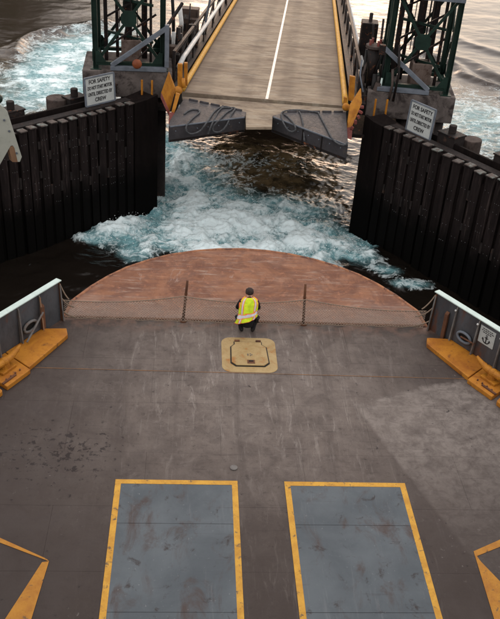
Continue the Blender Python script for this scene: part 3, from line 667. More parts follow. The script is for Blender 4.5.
# ------------------------------------------------------------------ wing walls
def wingwall(far, near_, n_end, name, label, sgn, top, gap, first):
    # far / near_: ends of the face in plan; sgn: +1 when the face looks towards +x
    A_ = Vector((far[0], far[1], 0)); B_ = Vector((near_[0], near_[1], 0)); d = (B_-A_).normalized(); Lw = (B_-A_).length
    nf = Vector((d.y, -d.x, 0))
    if nf.dot(Vector((CX, 10, 0))-A_) < 0: nf = -nf
    t = thing(name, label, 'wing wall', ((A_+B_)/2)+up*-7, 'wing walls of the landing')
    bot = -7.0
    bk = MB().ext([A_+up*bot, B_+up*bot, B_+up*(top-.12), A_+d*.9+up*(top-.12), A_+up*(top+.0)], -nf*.9).build('backing', M['wall'], t, bevel=.02)
    # smooth end sheet
    MB().ext([A_+nf*.004+up*bot, A_+d*n_end+nf*.004+up*bot, A_+d*n_end+nf*.004+up*(top-.02), A_+d*n_end*.5+nf*.004+up*(top+.0), A_+nf*.004+up*(top+.10)], nf*.14).build('end_sheet', M['wall'], t, bevel=.01)
    wd = gap*.74
    me_ = MB().box((0, 0, (top+bot)/2), (wd, .10, top-bot)).mesh('fender_plank'); me_.materials.append(M['slat'])
    mc = MB().box((0, 0, 0), (wd*.82, .30, .035)).mesh('cap_plate'); mc.materials.append(M['slatcap'])
    mr = MB().box((0, 0, (top+bot)/2-.2), (gap-wd-.015, .06, top-bot-.4)).mesh('filler_plank'); mr.materials.append(M['filler'])
    rz = math.atan2(d.y, d.x); x = n_end+gap*.55; k = 0; ob = []
    bolts = MB(); cleats = MB()
    while x < Lw-.2:
        p = A_+d*x; j = random.uniform(-.012, .012)
        o = inst('fender_plank', me_, t, p+d*random.uniform(-.025, .025)+nf*(.056+j)+up*random.uniform(-.06, .04), (random.uniform(-.003, .003), random.uniform(-.004, .004), rz+random.uniform(-.03, .03)))
        cpo = inst('cap_plate', mc, o, Vector(t.location)+up*0, None); cpo.location = (0, 0, 0)
        cpo.location = Vector((0, random.uniform(-.02, .05), top+.02)); cpo.rotation_euler = (random.uniform(-.03, .03), random.uniform(-.04, .04), random.uniform(-.08, .08))
        if random.random() < .92:
            inst('filler_plank', mr, t, p+d*(gap/2)+nf*(.032+j), (0, 0, rz))
        z = top-.5; rowi = 0
        while z > -2.9:
            if random.random() < .72:
                for dx in random.choice(((-.09, .07), (-.09, .07), (-.1, -.02, .07), (.02,))):
                    q = p+d*dx+nf*(.108+j)+up*(z+random.uniform(-.02, .02)-(x % .9)*.05); bolts.box(q, (.02, .024, .02), Matrix.Rotation(rz, 3, 'Z'))
            z -= random.choice((.28, .3, .34, .62)); rowi += 1
        for zz in (random.uniform(-.9, -.3), random.uniform(-2.4, -1.5)):
            if random.random() < .6: cleats.box(p+d*(gap*.5)+nf*(.075)+up*zz, (.09, .08, random.uniform(.25, .45)), Matrix.Rotation(rz, 3, 'Z'))
        x += gap; k += 1
    bo = bolts.build('bolts', M['bolt'], t); bo['kind'] = 'stuff'
    cl = cleats.build('wear_cleats', M['pile'], t); cl['kind'] = 'stuff'
    # horizontal wales behind and walkway ledge on top
    MB().ext([A_+d*1.0-nf*.25+up*(top-.118), B_-nf*.25+up*(top-.118), B_-nf*.62+up*(top-.118), A_+d*1.0-nf*.62+up*(top-.118)], (0, 0, .10)).build('top_timber', M['pile'], t, bevel=.02)
    MB().ext([A_+d*1.4-nf*.80+up*(top-.118), B_-nf*.80+up*(top-.118), B_-nf*.90+up*(top-.118), A_+d*1.4-nf*.90+up*(top-.118)], (0, 0, .22)).build('rear_rail', M['wall'], t)
    return t, A_, d, nf
wl, LA, Ld, Lnf = wingwall((-1.44, 33.1), (-9.2, 25.85), 1.15, 'wingwall', 'dark slatted fender wall left of the churning water', 1, .30, .43, 0)
wr, RA, Rd, Rnf = wingwall((6.70, 31.75), (12.6, 22.6), 1.0, 'wingwall', 'dark slatted fender wall right of the churning water', -1, .32, .50, 0)
# ------------------------------------------------------------------ piles behind the walls
def pile(p, r, top, label, boxed=True, cap=True, lean=(0, 0), mat='pile', box=(.8, .55, .5), rz=0):
    t = thing('fender_pile', label, 'pile', (p[0], p[1], -7), 'piles behind the wing walls')
    b = MB(); b.tube([(p[0]+lean[0]*7, p[1]+lean[1]*7, -7), (p[0], p[1], top)], r, 16); b.build('shaft', M[mat], t, bevel=.03)
    if boxed:
        o = MB().box((p[0], p[1], top+box[2]/2), box, Matrix.Rotation(rz, 3, 'Z')).build('cap_block', M['pile'], t, bevel=.03)
        MB().box((p[0], p[1], top+box[2]+.03), (box[0]*1.08, box[1]*1.08, .06), Matrix.Rotation(rz, 3, 'Z')).build('cap_plate', M['machine'], o, bevel=.01)
        if cap: MB().tube([(p[0], p[1], top+box[2]+.06), (p[0], p[1], top+box[2]+.34)], .14, 12).build('pin', M['pile'], o, bevel=.015)
def behind(A_, d, nf, x, q): p = A_+d*x-nf*q; return (p.x, p.y)
lz, rz_ = math.atan2(Ld.y, Ld.x), math.atan2(Rd.y, Rd.x)
pile(behind(LA, Ld, Lnf, 5.6, 1.35), .3, .0, 'dark boxed pile head behind left wall beside the white bracket', rz=lz)
pile(behind(LA, Ld, Lnf, 2.85, 1.35), .3, .02, 'dark boxed pile head beside the left notice board', rz=lz, box=(.75, .5, .42))
pile(behind(LA, Ld, Lnf, 3.35, 1.75), .42, .42, 'round brown pile standing behind the left wall', boxed=False, mat='piletan')
pile(behind(LA, Ld, Lnf, 1.2, 1.5), .26, .25, 'dark boxed pile head below the left concrete pier', rz=lz, box=(.6, .5, .3), cap=False)
pile(behind(RA, Rd, Rnf, 3.35, 1.05), .3, .1, 'dark boxed pile head right of the right notice board', rz=rz_, box=(.8, .6, .5))
pile(behind(RA, Rd, Rnf, 3.75, 1.75), .36, .45, 'round brown pile behind the boxed pile on the right', boxed=False, mat='piletan')
pile(behind(RA, Rd, Rnf, 5.9, 1.15), .3, .15, 'boxed pile head at the right edge of the right wall', rz=rz_, box=(.8, .6, .5))
pile(behind(RA, Rd, Rnf, 1.75, 1.45), .3, .75, 'round brown pile half hidden by the right notice board', boxed=False, mat='piletan')
# ------------------------------------------------------------------ piers and towers
BAX = R(7.0)                                  # heading of the bridge, clockwise from +Y
bd = Vector((math.sin(BAX), math.cos(BAX), 0)); bx = Vector((math.cos(BAX), -math.sin(BAX), 0))
def pier(o, ang, wdt, dep, top, label):
    c, s_ = math.cos(ang), math.sin(ang); ex = Vector((c, s_, 0)); ey = Vector((-s_, c, 0)); o = Vector((o[0], o[1], 0))
    t = thing('concrete_pier', label, 'pier', o+ex*wdt/2+ey*dep/2+up*-8, 'tower piers')
    pl = MB().ext([o, o+ex*wdt, o+ex*wdt+ey*dep, o+ey*dep], (0, 0, -1.05)); 
    for v in pl.v: v.z += top
    pl.build('pile_cap', M['concrete'], t, bevel=.04)
    for fx_ in (.15, .5, .85):
        for fy_ in (.2, .8):
            q = o+ex*wdt*fx_+ey*dep*fy_; MB().tube([q+up*-8, q+up*(top-1.04)], .3, 14).build('support_pile', M['pile'], t, smooth=True)
    return ex, ey, o
PT = 1.0
lx, ly, lo_ = pier((-4.32, 33.75), R(2.5), 3.5, 2.6, PT, 'grey concrete pier block under the left green tower')
rx, ry, ro_ = pier((6.82, 32.85), R(-7.5), 3.42, 2.5, PT, 'grey concrete pier block under the right green tower')
def tower(o, ex, ey, fx0, fx1, fy0, fy1, label, side_):
    t = thing('lattice_tower', label, 'tower', o+ex*(fx0+fx1)/2+ey*(fy0+fy1)/2+up*PT, 'green lattice towers beside the bridge')
    P = lambda a, b_, z: o+ex*(fx0+(fx1-fx0)*a)+ey*(fy0+(fy1-fy0)*b_)+up*z
    HT = 9.0; hb = 3.55
    for a in (0, 1):
        for b_ in (0, 1):
            g = MB(); p = P(a, b_, PT); w_ = .2
            # wide-flange column
            g.bar(p+up*.03-ex*.09, p+up*HT-ex*.09, .025, .2, up=ey); g.bar(p+up*.03+ex*.09, p+up*HT+ex*.09, .025, .2, up=ey); g.bar(p+up*.03, p+up*HT, .16, .02, up=ey)
            lg = g.build('leg', M['tower'], t)
            MB().box(p+up*.016, (.42, .42, .03), Matrix.Rotation(math.atan2(ex.y, ex.x), 3, 'Z')).build('base_plate', M['tower'], lg)
    def face(p00, p10, out, nm=True, dark=False):
        for k in range(2):
            z0 = .22+k*hb*1.0; z1 = z0+hb*.98
            a0, a1, b0, b1 = p00+up*z0, p10+up*z0, p00+up*z1, p10+up*z1; mid = (a0+b1)/2
            MB().bar(a0+out*.0, a1+out*.0, .14, .16, up=out).build('beam', M['tower'], t)
            for q in (a0, a1, b0, b1):
                MB().bar(mid+(q-mid)*.12+out*.03, q+(mid-q)*.05+out*.03, .11, .05, up=out).build('brace', M['tower'], t)
            e = (a1-a0).normalized(); r_ = .30
            MB().ext([mid+out*.06+e*r_*.5+up*r_, mid+out*.06+e*r_+up*r_*.5, mid+out*.06+e*r_-up*r_*.5, mid+out*.06+e*r_*.5-up*r_, mid+out*.06-e*r_*.5-up*r_, mid+out*.06-e*r_-up*r_*.5, mid+out*.06-e*r_+up*r_*.5, mid+out*.06-e*r_*.5+up*r_], out*.025).build('gusset', M['tower'], t)
            for q, sx in ((a0, 1), (a1, -1)):
                MB().ext([q+out*.11+up*.06, q+out*.11+e*sx*.42+up*.06, q+out*.11+e*sx*.15+up*.5, q+out*.11+up*.5], out*.02).build('gusset', M['tower'], t)
        MB().bar(p00+up*(HT-PT), p10+up*(HT-PT), .16, .2, up=out).build('beam', M['tower'], t)
    face(P(0, 0, PT), P(1, 0, PT), -ey); face(P(0, 1, PT), P(1, 1, PT), ey)
    face(P(0, 0, PT), P(0, 1, PT), -ex); face(P(1, 0, PT), P(1, 1, PT), ex)
    # blue-grey triangular bracket bolted to the front
    q0 = P(.22, 0, PT)-ey*.2; q1 = P(1.06, 0, PT)-ey*.2
    if side_ < 0: q0, q1 = P(.22, 0, PT)-ey*.22, P(1.06, 0, PT)-ey*.22
    else: q0, q1 = P(.72, 0, PT)-ey*.22, P(-.12, 0, PT)-ey*.22
    hgt = 1.72
    br = MB(); br.bar(q0+up*.1, q1+up*.1, .16, .2, up=-ey); br.build('bracket_base', M['galv'], t, bevel=.01)
    MB().bar(q0+up*.20+(q1-q0)*.02, q1+up*hgt, .16, .17, up=-ey).build('bracket_strut', M['galv'], t, bevel=.01)
    if side_ < 0: MB().bar(q1+up*.201, q1+up*(hgt+.12), .17, .18, up=-ey).build('bracket_post', M['galv'], t, bevel=.01)
    else:
        MB().bar(P(0, 0, PT)-ey*.17+up*3.6-ex*.05, P(1, 0, PT)-ey*.17+up*3.6+ex*.1, .15, .15, up=-ey).build('bracket_beam', M['galv'], t, bevel=.01)
        MB().box(q1+up*hgt*.93, (.22, .2, .36)).build('bracket_post', M['machine'], t)
    # hanging cables and guide rods
    for a, b_ in ((.35, .35), (.42, .5), (.62, .4), (.7, .66), (.55, .75)):
        MB().tube([P(a, b_, PT+1.45), P(a, b_, HT)], .018, 6).build('cable', M['machine'], t)
    MB().bar(P(.48, .62, PT+.02), P(.48, .62, HT), .26, .22).build('guide_rail', M['machine'], t)
    MB().bar(P(.30, .8, PT+.02), P(.30, .8, HT), .12, .12).build('guide_rail', M['machine'], t)
    MB().bar(P(.82, .25, PT+.02), P(.82, .25, HT), .1, .1).build('guide_rail', M['machine'], t)
    MB().bar(P(.72, .78, PT+.02), P(.72, .78, HT), .22, .2).build('guide_rail', M['machine'], t)
    MB().bar(P(.14, .5, PT+.02), P(.14, .5, HT), .14, .14).build('guide_rail', M['machine'], t)
    for k in range(3):
        MB().bar(P(.12, .3+.2*k, PT+.6+1.1*k), P(.9, .5, PT+1.9+1.0*k), .07, .07).build('inner_brace', M['machine'], t)
        MB().bar(P(.15, .85, PT+1.0+1.4*k), P(.85, .15, PT+1.0+1.4*k), .08, .1).build('inner_beam', M['tower'], t)
    # counterweight: open-topped box hanging in the tower
    cwt = thing('counterweight', 'rust brown open counterweight box inside the %s tower' % ('left' if side_ < 0 else 'right'), 'counterweight', P(.52, .42, PT+.5), 'counterweight boxes')
    c = P(.52 if side_ < 0 else .58, .42, PT+.52); rot = Matrix.Rotation(math.atan2(ex.y, ex.x)+.05, 3, 'Z'); m = MB()
    wv, dv, hv_ = .78, .78, .95
    for sx, sy, sw, sd_ in ((-1, 0, .1, dv), (1, 0, .1, dv), (0, -1, wv-.2, .1), (0, 1, wv-.2, .1)):
        m.box(c+rot @ Vector((sx*(wv/2-.05), sy*(dv/2-.05), 0)), (sw, sd_, hv_), rot)
    m.box(c-up*.42, (wv-.2, dv-.2, .1), rot); m.build('box', M['cweight'], cwt, bevel=.012)
    b = MB()
    for sx in (-1, 1): b.bar(c+rot @ Vector((sx*.3, 0, .3)), c+rot @ Vector((sx*.12, 0, 1.3)), .05, .05)
    b.tube([c+up*1.3, c+up*4.5], .03, 6); b.build('hanger', M['machine'], cwt)
    return P
TLP = tower(lo_, lx, ly, .52, 3.12, .28, 2.3, 'dark green lattice tower standing left of the bridge', -1)
TRP = tower(ro_, rx, ry, .62, 3.02, .30, 2.2, 'dark green lattice tower standing right of the bridge', 1)
# yellow short rails in front of each pier
for (p0, nm, wh) in (((142, 96), 'left', 'left'), ((152, 97), 'left', 'right'), ((374, 113), 'right', 'left'), ((386, 110), 'right', 'right')):
    q = aty(p0[0], p0[1], 33.3 if nm == 'left' else 32.3)
    tag(MB().tube([(q.x, q.y, -.3), (q.x, q.y, .85)], .04, 8).build('ladder_rail', M['gold'], None), '%s one of two yellow ladder uprights in front of the %s concrete pier' % (wh, nm), 'ladder rail', 'ladder uprights at the %s pier' % nm)
# orange round lamp
q = aty(137, 64, 33.45)
lt = thing('signal_lamp', 'round orange brown lamp hanging on the left tower bracket', 'lamp', q)
b = MB(); b.ball(q, .19, 16, 10, (1, .6, 1)); b.build('lens', M['lamp'], lt, smooth=True)
b = MB(); b.tube([q+Vector((0, .08, 0)), q+Vector((.02, .42, -.02))], .09, 10); b.tube([q+Vector((.0, .1, .15)), q+Vector((.45, .12, .62))], .022, 6); b.build('housing', M['machine'], lt)
# ------------------------------------------------------------------ notice boards
def text_mesh(body, size):
    cu = bpy.data.curves.new('lettering', 'FONT'); cu.body = body; cu.size = size; cu.align_x = 'CENTER'; cu.align_y = 'CENTER'; cu.extrude = .003; cu.offset = .004
    o = bpy.data.objects.new('lettering_tmp', cu); C.objects.link(o); dg = bpy.context.evaluated_depsgraph_get()
    me_ = bpy.data.meshes.new_from_object(o.evaluated_get(dg)); bpy.data.objects.remove(o); bpy.data.curves.remove(cu); return me_
def board(pc, ex, nrm, wdt, hgt, tilt, label, zb):
    pc = Vector(pc); t = thing('notice_board', label, 'sign', (pc.x, pc.y, zb), 'notice boards on the wing walls')
    ez = (up+(-nrm)*tilt).normalized(); nrm = ex.cross(ez)
    o = MB().ext([pc-ex*wdt/2-ez*hgt/2, pc+ex*wdt/2-ez*hgt/2, pc+ex*wdt/2+ez*hgt/2, pc-ex*wdt/2+ez*hgt/2], -nrm*.04).build('panel', M['sign'], t)
    fr = MB()
    for a, b_ in ((-1, -1), (1, -1), (1, 1), (-1, 1)):
        pass
    P = [pc+ex*sx*wdt/2+ez*sz*hgt/2 for sx, sz in ((-1, -1), (1, -1), (1, 1), (-1, 1))]
    for k in range(4): fr.bar(P[k]-nrm*.01, P[(k+1) % 4]-nrm*.01, .05, .07, up=nrm)
    fr.build('frame', M['galv'], t)
    for sx in (-.32, .32): MB().bar(Vector((pc.x, pc.y, 0))+ex*sx*wdt-nrm*.10+up*zb, pc+ex*sx*wdt+ez*hgt*.4-nrm*.08, .07, .07, up=nrm).build('post', M['machine'], t)
    rot = Matrix((ex, ez, nrm)).transposed().to_4x4()
    for k, (line, sz) in enumerate((('FOR SAFETY', .18), ('DO NOT START MOTOR', .165), ('UNTIL DIRECTED BY', .165), ('CREW', .18))):
        me_ = text_mesh(line, sz); me_.materials.append(M['ink'])
        xsz = max(v.co.x for v in me_.vertices)-min(v.co.x for v in me_.vertices); k_ = min(1, wdt*.84/xsz)
        lo2 = bpy.data.objects.new('lettering', me_); C.objects.link(lo2); lo2.parent = o
        lo2.matrix_local = Matrix.Translation(pc+ez*hgt*(.33-.22*k)+nrm*.006-t.location) @ rot @ Matrix.Diagonal((k_, 1.12, 1, 1))
def seat(A_, d, nf, x, q): return A_+d*x-nf*q
pL = LA+Ld*2.25-Lnf*.55; pL.z = .84
board(pL, -Ld, Lnf, 1.34, 1.04, .06, 'white lettered notice board standing on the left fender wall', .28)
pR = RA+Rd*2.25-Rnf*.50; pR.z = .86
board(pR, Rd, Rnf, 1.22, 1.12, .06, 'white lettered notice board standing on the right fender wall', .28)
# ------------------------------------------------------------------ transfer bridge
b0 = Vector((2.72, 32.45, .60)); SL = -math.tan(R(4.7))
def B(x, y, z=0): return b0+bx*x+bd*y+up*(y*SL+z)
HW = 3.16; LB = 46
bridge = thing('transfer_bridge', 'weathered tan roadway bridge with white centre line and yellow kerbs', 'bridge', B(0, 8, -1.4))
seams = [0, 5.5, 11, 16.5, 22, 29, 37, LB]
for k in range(len(seams)-1):
    y0, y1 = seams[k]+.01, seams[k+1]-.01
    MB().ext([B(-HW, y0), B(HW, y0), B(HW, y1), B(-HW, y1)], (0, 0, -.25)).build('road_slab', M['road'], bridge, bevel=.008)
MB().ext([B(-.055+.13, .05, .005), B(.055+.13, .05, .005), B(.055+.05, LB-.1, .005), B(-.055+.05, LB-.1, .005)], (0, 0, -.004)).build('centre_line', M['pipe'], bridge)
for s in (-1, 1):
    pts = [B(s*(HW-.02), .05, .12), B(s*(HW-.0), 1.2, .12)]+[B(s*(HW+.0), y, .12) for y in (4, 12, 24, LB)]
    MB().tube(pts, .115, 8).build('kerb', M['yellow'], bridge, smooth=True)
    MB().bar(B(s*(HW+.32), .3, -.45), B(s*(HW+.32), LB, -.45), .22, 1.1).build('girder', M['machine'], bridge)
    MB().bar(B(s*(HW+.62), .3, .05), B(s*(HW+.62), LB, .05), .34, .06).build('side_plate', M['machine'], bridge)
    # side truss above the girder
    for k in range(12):
        y = 1.2+k*3.6
        MB().bar(B(s*(HW+.50), y, .0), B(s*(HW+.50), y, 1.25), .1, .1, up=bd).build('rail_post', M['machine'], bridge)
        if k < 11: MB().bar(B(s*(HW+.50), y, .1), B(s*(HW+.50), y+3.6, 1.15), .07, .07).build('rail_brace', M['machine'], bridge)
    MB().bar(B(s*(HW+.50), 1.2, 1.25), B(s*(HW+.50), LB, 1.25), .12, .12).build('rail_top', M['machine'], bridge)
MB().tube([B(-HW-.36, 1.6, .62), B(-HW-.36, 3.0, .75), B(-HW-.36, 14, .75), B(-HW-.36, LB, .75)], .1, 10).build('white_pipe', M['pipe'], bridge, smooth=True)
MB().tube([B(HW+.75, 2.4, .9), B(HW+.75, LB, .9)], .05, 8).build('white_pipe', M['pipe'], bridge, smooth=True)
for k in range(10): MB().box(B(-HW-.36, 2+k*4, .4), (.06, .08, .6)).build('pipe_bracket', M['machine'], bridge)
for y in (1.0, 20, 40): MB().bar(B(-HW, y, -.6), B(HW, y, -.6), .3, .7).build('cross_beam', M['machine'], bridge)
# bridge end strip and the two hinged dark aprons
ea = lambda x, y: at(x, y, .55)
MB().ext([ea(182, 96.5), ea(346.5, 108.5), ea(346, 112), ea(272.6, 116), ea(272, 127), ea(246, 127), ea(245.5, 115), ea(184, 102)], (0, 0, -.10)).build('end_slab', M['road'], bridge, bevel=.01)
def apron(poly, name_mat, h):
    z = .045
    P_ = [Vector((p.x, p.y, p.z+z)) for p in poly]
    return MB().ext(P_, (0, 0, -h)).build('apron', M['darksteel'], bridge, bevel=.015)
zl = .56
pa = lambda x, y: at(x, y, zl)
apron([pa(184, 99.5), pa(215, 106), pa(246, 113), pa(245, 117.5), pa(168.6, 127.5), pa(170, 121)], 0, .60)
apron([pa(272.5, 117), pa(283, 113.5), pa(300, 111.8), pa(346, 113), pa(348, 146)], 0, .62)
def lip(a, b, n):
    A_, B_ = pa(*a), pa(*b); d = (B_-A_); nn = Vector((d.y, -d.x, 0)).normalized()
    if nn.y > 0: nn = -nn
    MB().bar(A_+nn*.012+up*.02, B_+nn*.012+up*.02, .03, .05).build('worn_lip', M['galv'], bridge, bevel=.008)
    for k in range(n):
        p = A_+d*((k+.5)/n); MB().tube([p+nn*.0+up*-.16, p+nn*.03+up*-.16], .022, 8).build('lip_bolt', M['galv'], bridge)
    MB().bar(A_+nn*.006+up*-.50, B_+nn*.006+up*-.50, .03, .08).build('lower_lip', M['machine'], bridge)
lip((170, 127.2), (244.5, 117.7), 7); lip((273.5, 117.4), (347, 145.4), 7)
for (a, b, n) in (((188, 100.6), (243, 112.2), 5), ((286, 113.0), (344, 113.2), 5)):
    A_, B_ = pa(*a), pa(*b)
    for k in range(n):
        p, q = A_.lerp(B_, (k+.12)/n), A_.lerp(B_, (k+.88)/n); MB().tube([p+up*.05, q+up*.05], .05, 8).build('hinge_knuckle', M['darksteel'], bridge, smooth=True)
# seams on the starboard apron front
for px_ in (303, 322):
    q = at(px_, 117+(px_-272.5)*.384, zl); MB().box(q+Vector((0, -.01, -.3)), (.03, .06, .56)).build('apron_rib', M['machine'], bridge)
# yellow hinge brackets and tilted guard plates at the bridge corners
def guard(side_):
    s = side_
    if s < 0:
        q = [aty(168.5, 72, 31.4), aty(175, 89, 31.6), aty(169, 112, 31.2), aty(161, 93, 31.0)]
        t = MB().ext(q, (.03, .14, -.02)).build('guard_plate', M['gold'], bridge, bevel=.01)
        e = [aty(161, 93, 30.95), aty(169, 112, 31.1), aty(169, 116.5, 31.05), aty(160.6, 98, 30.9)]
        MB().ext(e, (.02, .12, -.01)).build('red_edge', M['redtrim'], t)
        e = [aty(176, 93, 31.3), aty(180, 94.5, 31.3), aty(174.5, 113, 31.0), aty(171.5, 112, 31.0)]
        MB().ext(e, (.0, .1, 0)).build('side_arm', M['gold'], bridge, bevel=.008)
        e = [aty(169, 113.2, 30.9), aty(174.6, 113.4, 30.9), aty(174, 124, 30.6), aty(168.6, 124.5, 30.6)]
        MB().ext(e, (.0, .1, 0)).build('red_edge', M['redtrim'], t)
        for x0, x1, y0, y1, Yd in ((177.5, 182.5, 64, 92, 32.6), (184, 187.6, 63, 86, 32.9)):
            MB().ext([aty(x0, y0, Yd), aty(x1, y0, Yd), aty(x1, y1, Yd), aty(x0, y1, Yd)], (0, .16, 0)).build('hinge_post', M['gold'], bridge, bevel=.02)
        b = MB(); b.ball(aty(178, 90.5, 32.3), .17, 12, 8); b.tube([aty(183, 78, 32.5), aty(184, 88, 32.4)], .07, 8); b.build('hinge_pin', M['gold'], bridge, smooth=True)
        MB().tube([aty(179.5, 105, 31.2), aty(178, 109, 31.0), aty(180.5, 113, 30.8), aty(177.5, 117, 30.6)], .028, 6).build('shackle', M['galv'], bridge, smooth=True)
    else:
        q = [aty(361, 89, 30.9), aty(362, 103, 30.7), aty(352, 127, 30.2), aty(347, 128, 30.2), aty(350, 106, 30.6)]
        t = MB().ext(q, (.0, .14, 0)).build('guard_plate', M['gold'], bridge, bevel=.01)
        for k, (x_, y_) in enumerate(((363, 107), (361.5, 112), (359.5, 117), (356.5, 122), (353, 128))):
            MB().box(aty(x_-1, y_, 30.4-.08*k), (.13+.03*(k % 2), .12, .10), Matrix.Rotation(.5*k, 3, 'Y')).build('red_roller', M['redtrim'], t, bevel=.02)
        e = [aty(347, 128.5, 30.1), aty(352.5, 128, 30.1), aty(351.5, 140, 29.8), aty(347.5, 138, 29.8)]
        MB().ext(e, (0, .1, 0)).build('red_edge', M['redtrim'], t)
        for x0, x1, y0, y1, Yd in ((350, 355.5, 76, 101, 31.8), (344.5, 347.5, 97, 109, 31.6)):
            MB().ext([aty(x0, y0, Yd), aty(x1, y0+1, Yd), aty(x1-1.5, y1, Yd), aty(x0-1.5, y1, Yd)], (0, .16, 0)).build('hinge_post', M['gold'], bridge, bevel=.02)
        MB().ball(aty(346, 107, 31.3), .15, 12, 8).build('hinge_pin', M['gold'], bridge, smooth=True)
        MB().tube([aty(362, 60, 31.8), aty(360, 75, 31.6), aty(363, 92, 31.3)], .03, 6).build('shackle', M['galv'], bridge, smooth=True)
guard(-1); guard(1)
# ropes flaked on the aprons
def spline(P, n=8):
    out = []; P = [P[0]]+P+[P[-1]]
    for i in range(1, len(P)-2):
        a, b_, c, d = P[i-1:i+3]
        for k in range(n):
            t = k/n; out.append(.5*((2*b_)+(c-a)*t+(2*a-5*b_+4*c-d)*t*t+(3*b_-a-3*c+d)*t**3))
    out.append(P[-2]); return out
def edgez(x, y):                               # rope height: on the apron, or hanging over its front
    return zl+.085
def rope(pix, label, edge):
    P = []
    for x, y in pix:
        ey_ = edge(x)
        if y <= ey_-1: P.append(at(x, y, zl+.075))
        else:
            e = at(x, ey_-.5, zl+.05); dY = e.y-.09; P.append(aty(x, y, dY))
    return tag(MB().tube(spline(P), .030, 8).build('mooring_rope', M['rope'], None, smooth=True), label, 'rope', 'ropes lying on the bridge aprons')
eL = lambda x: 127.5-(x-168.6)*10/76.4; eR = lambda x: 117+(x-272.5)*.384
rope([(184, 114), (188, 111), (193, 109.5), (198, 110), (199.5, 112.5), (194, 117), (188, 123), (186, 129), (188.5, 133), (194, 133.5), (201, 130), (207, 122), (213, 113), (219, 108), (223, 107), (218, 112), (212, 124), (208, 134)], 'dark rope looped over the front of the left apron', eL)
rope([(221, 108), (230, 107.5), (235, 108.5), (231, 115), (226, 126), (220, 131.5), (214, 131.5), (213, 127), (218, 121), (226, 113), (232, 108.8), (226, 106.5), (220, 107.4)], 'dark rope coil at the inner end of the left apron', eL)
rope([(347, 142), (344, 145), (338, 143.5), (332, 138), (326, 127), (319, 114), (318, 112.5), (308, 111), (298, 110), (288, 110.5), (282, 112.5), (281.5, 117), (284, 124), (288, 130), (292.5, 131.5), (295.5, 129.5), (294, 124), (289, 118), (284, 114)], 'dark rope looped over the front of the right apron', eR)
rope([(299, 111.5), (301, 115), (303, 124), (304.5, 141)], 'short dark rope hanging down the middle of the right apron', eR)
# ------------------------------------------------------------------ machinery beside the bridge
q = B(-HW-1.0, 9.6, 0)
cb = thing('electrical_cabinet', 'brown electrical cabinet beside the left side of the bridge', 'cabinet', q)
rotb = Matrix.Rotation(-BAX, 3, 'Z')
MB().box(q+up*.85, (.85, .6, 1.7), rotb).build('body', M['cabinet'], cb, bevel=.02)
MB().box(q+up*.9-bd*.315, (.70, .03, 1.4), rotb).build('door', M['cabinet'], cb, bevel=.008)
MB().box(q+up*.95-bd*.345+bx*.25, (.05, .03, .2), rotb).build('handle', M['galv'], cb)
MB().box(q+up*1.35-bd*.34-bx*.12, (.26, .02, .2), rotb).build('plate', M['slatcap'], cb)
MB().box(q+up*-.35, (1.1, .9, .7), rotb).build('stand', M['machine'], cb)
MB().bar(q+bx*.5+bd*1.5+up*.1, q+bx*.85+bd*1.5+up*2.2, .25, .1).build('conduit', M['galv'], cb)
def machinery(side_, base_, label):
    s = side_; t = thing('hoist_machinery', label, 'machinery', base_, 'hoist gear at the bridge corners')
    return t
q = B(-HW-.95, 3.6, 0)
mt = machinery(-1, q, 'dark hoist machinery between left tower and bridge')
MB().box(q+up*.1, (.9, 1.6, .9), rotb).build('frame', M['machine'], mt, bevel=.02)
MB().tube([q+bx*-.2+up*.5, q+bx*-.2+up*1.75], .16, 12).build('cylinder', M['machine'], mt, smooth=True)
MB().tube([q+bx*.18+bd*.3+up*.5, q+bx*.18+bd*.3+up*1.1], .12, 12).build('drum', M['pipe'], mt, smooth=True)
MB().tube([q+bx*-.05+bd*.9+up*.5, q+bx*-.05+bd*.9+up*1.35], .10, 12).build('drum', M['pipe'], mt, smooth=True)
MB().box(q+bx*.22-bd*.45+up*.7, (.25, .3, .35), rotb).build('motor', M['piletan'], mt, bevel=.03)
MB().tube([q-bx*.3-bd*.7+up*.5, q-bx*.3-bd*.7+up*3.2], .07, 8).build('post', M['tower'], mt, smooth=True)
MB().bar(q+bx*-.4+up*1.5-bd*.3, q+bx*.3+up*2.6+bd*.8, .1, .1).build('arm', M['machine'], mt)
rc = random.Random(11)
for k in range(16):
    p = q+bx*rc.uniform(-.6, .45)+bd*rc.uniform(-1.2, 7)+up*rc.uniform(-.3, .5); hh = rc.uniform(.5, 2.4)
    nm, mt_ = rc.choice((('hose', 'black'), ('cylinder', 'machine'), ('rod', 'pile'), ('post', 'machine'), ('conduit', 'pipe'), ('rod', 'machine')))
    MB().tube([p, p+up*hh*.5+bx*rc.uniform(-.05, .05), p+up*hh+bx*rc.uniform(-.12, .12)+bd*rc.uniform(-.2, .2)], rc.choice((.03, .05, .07, .1)), 8).build(nm, M[mt_], mt, smooth=True)
for k in range(8):
    p = q+bx*rc.uniform(-.5, .4)+bd*rc.uniform(-.9, 6)+up*rc.uniform(.2, 1.3); MB().box(p, (rc.uniform(.15, .45), rc.uniform(.15, .4), rc.uniform(.15, .6)), rotb).build('valve_block', M[rc.choice(('machine', 'machine', 'pile', 'cabinet'))], mt, bevel=.015)
q = B(HW+.95, 1.6, 0)
mt = machinery(1, q, 'dark hydraulic hoist with red fittings right of the bridge')
MB().box(q+up*-.1, (.8, 1.3, .8), rotb).build('frame', M['machine'], mt, bevel=.02)
MB().tube([q+up*.3+bx*-.05, q+up*1.25+bx*-.02, q+up*2.0], [.10, .16, .30], 12).build('hopper', M['machine'], mt, smooth=True)
MB().tube([q+up*2.0, q+up*2.12], .36, 14).build('collar', M['piletan'], mt, bevel=.02)
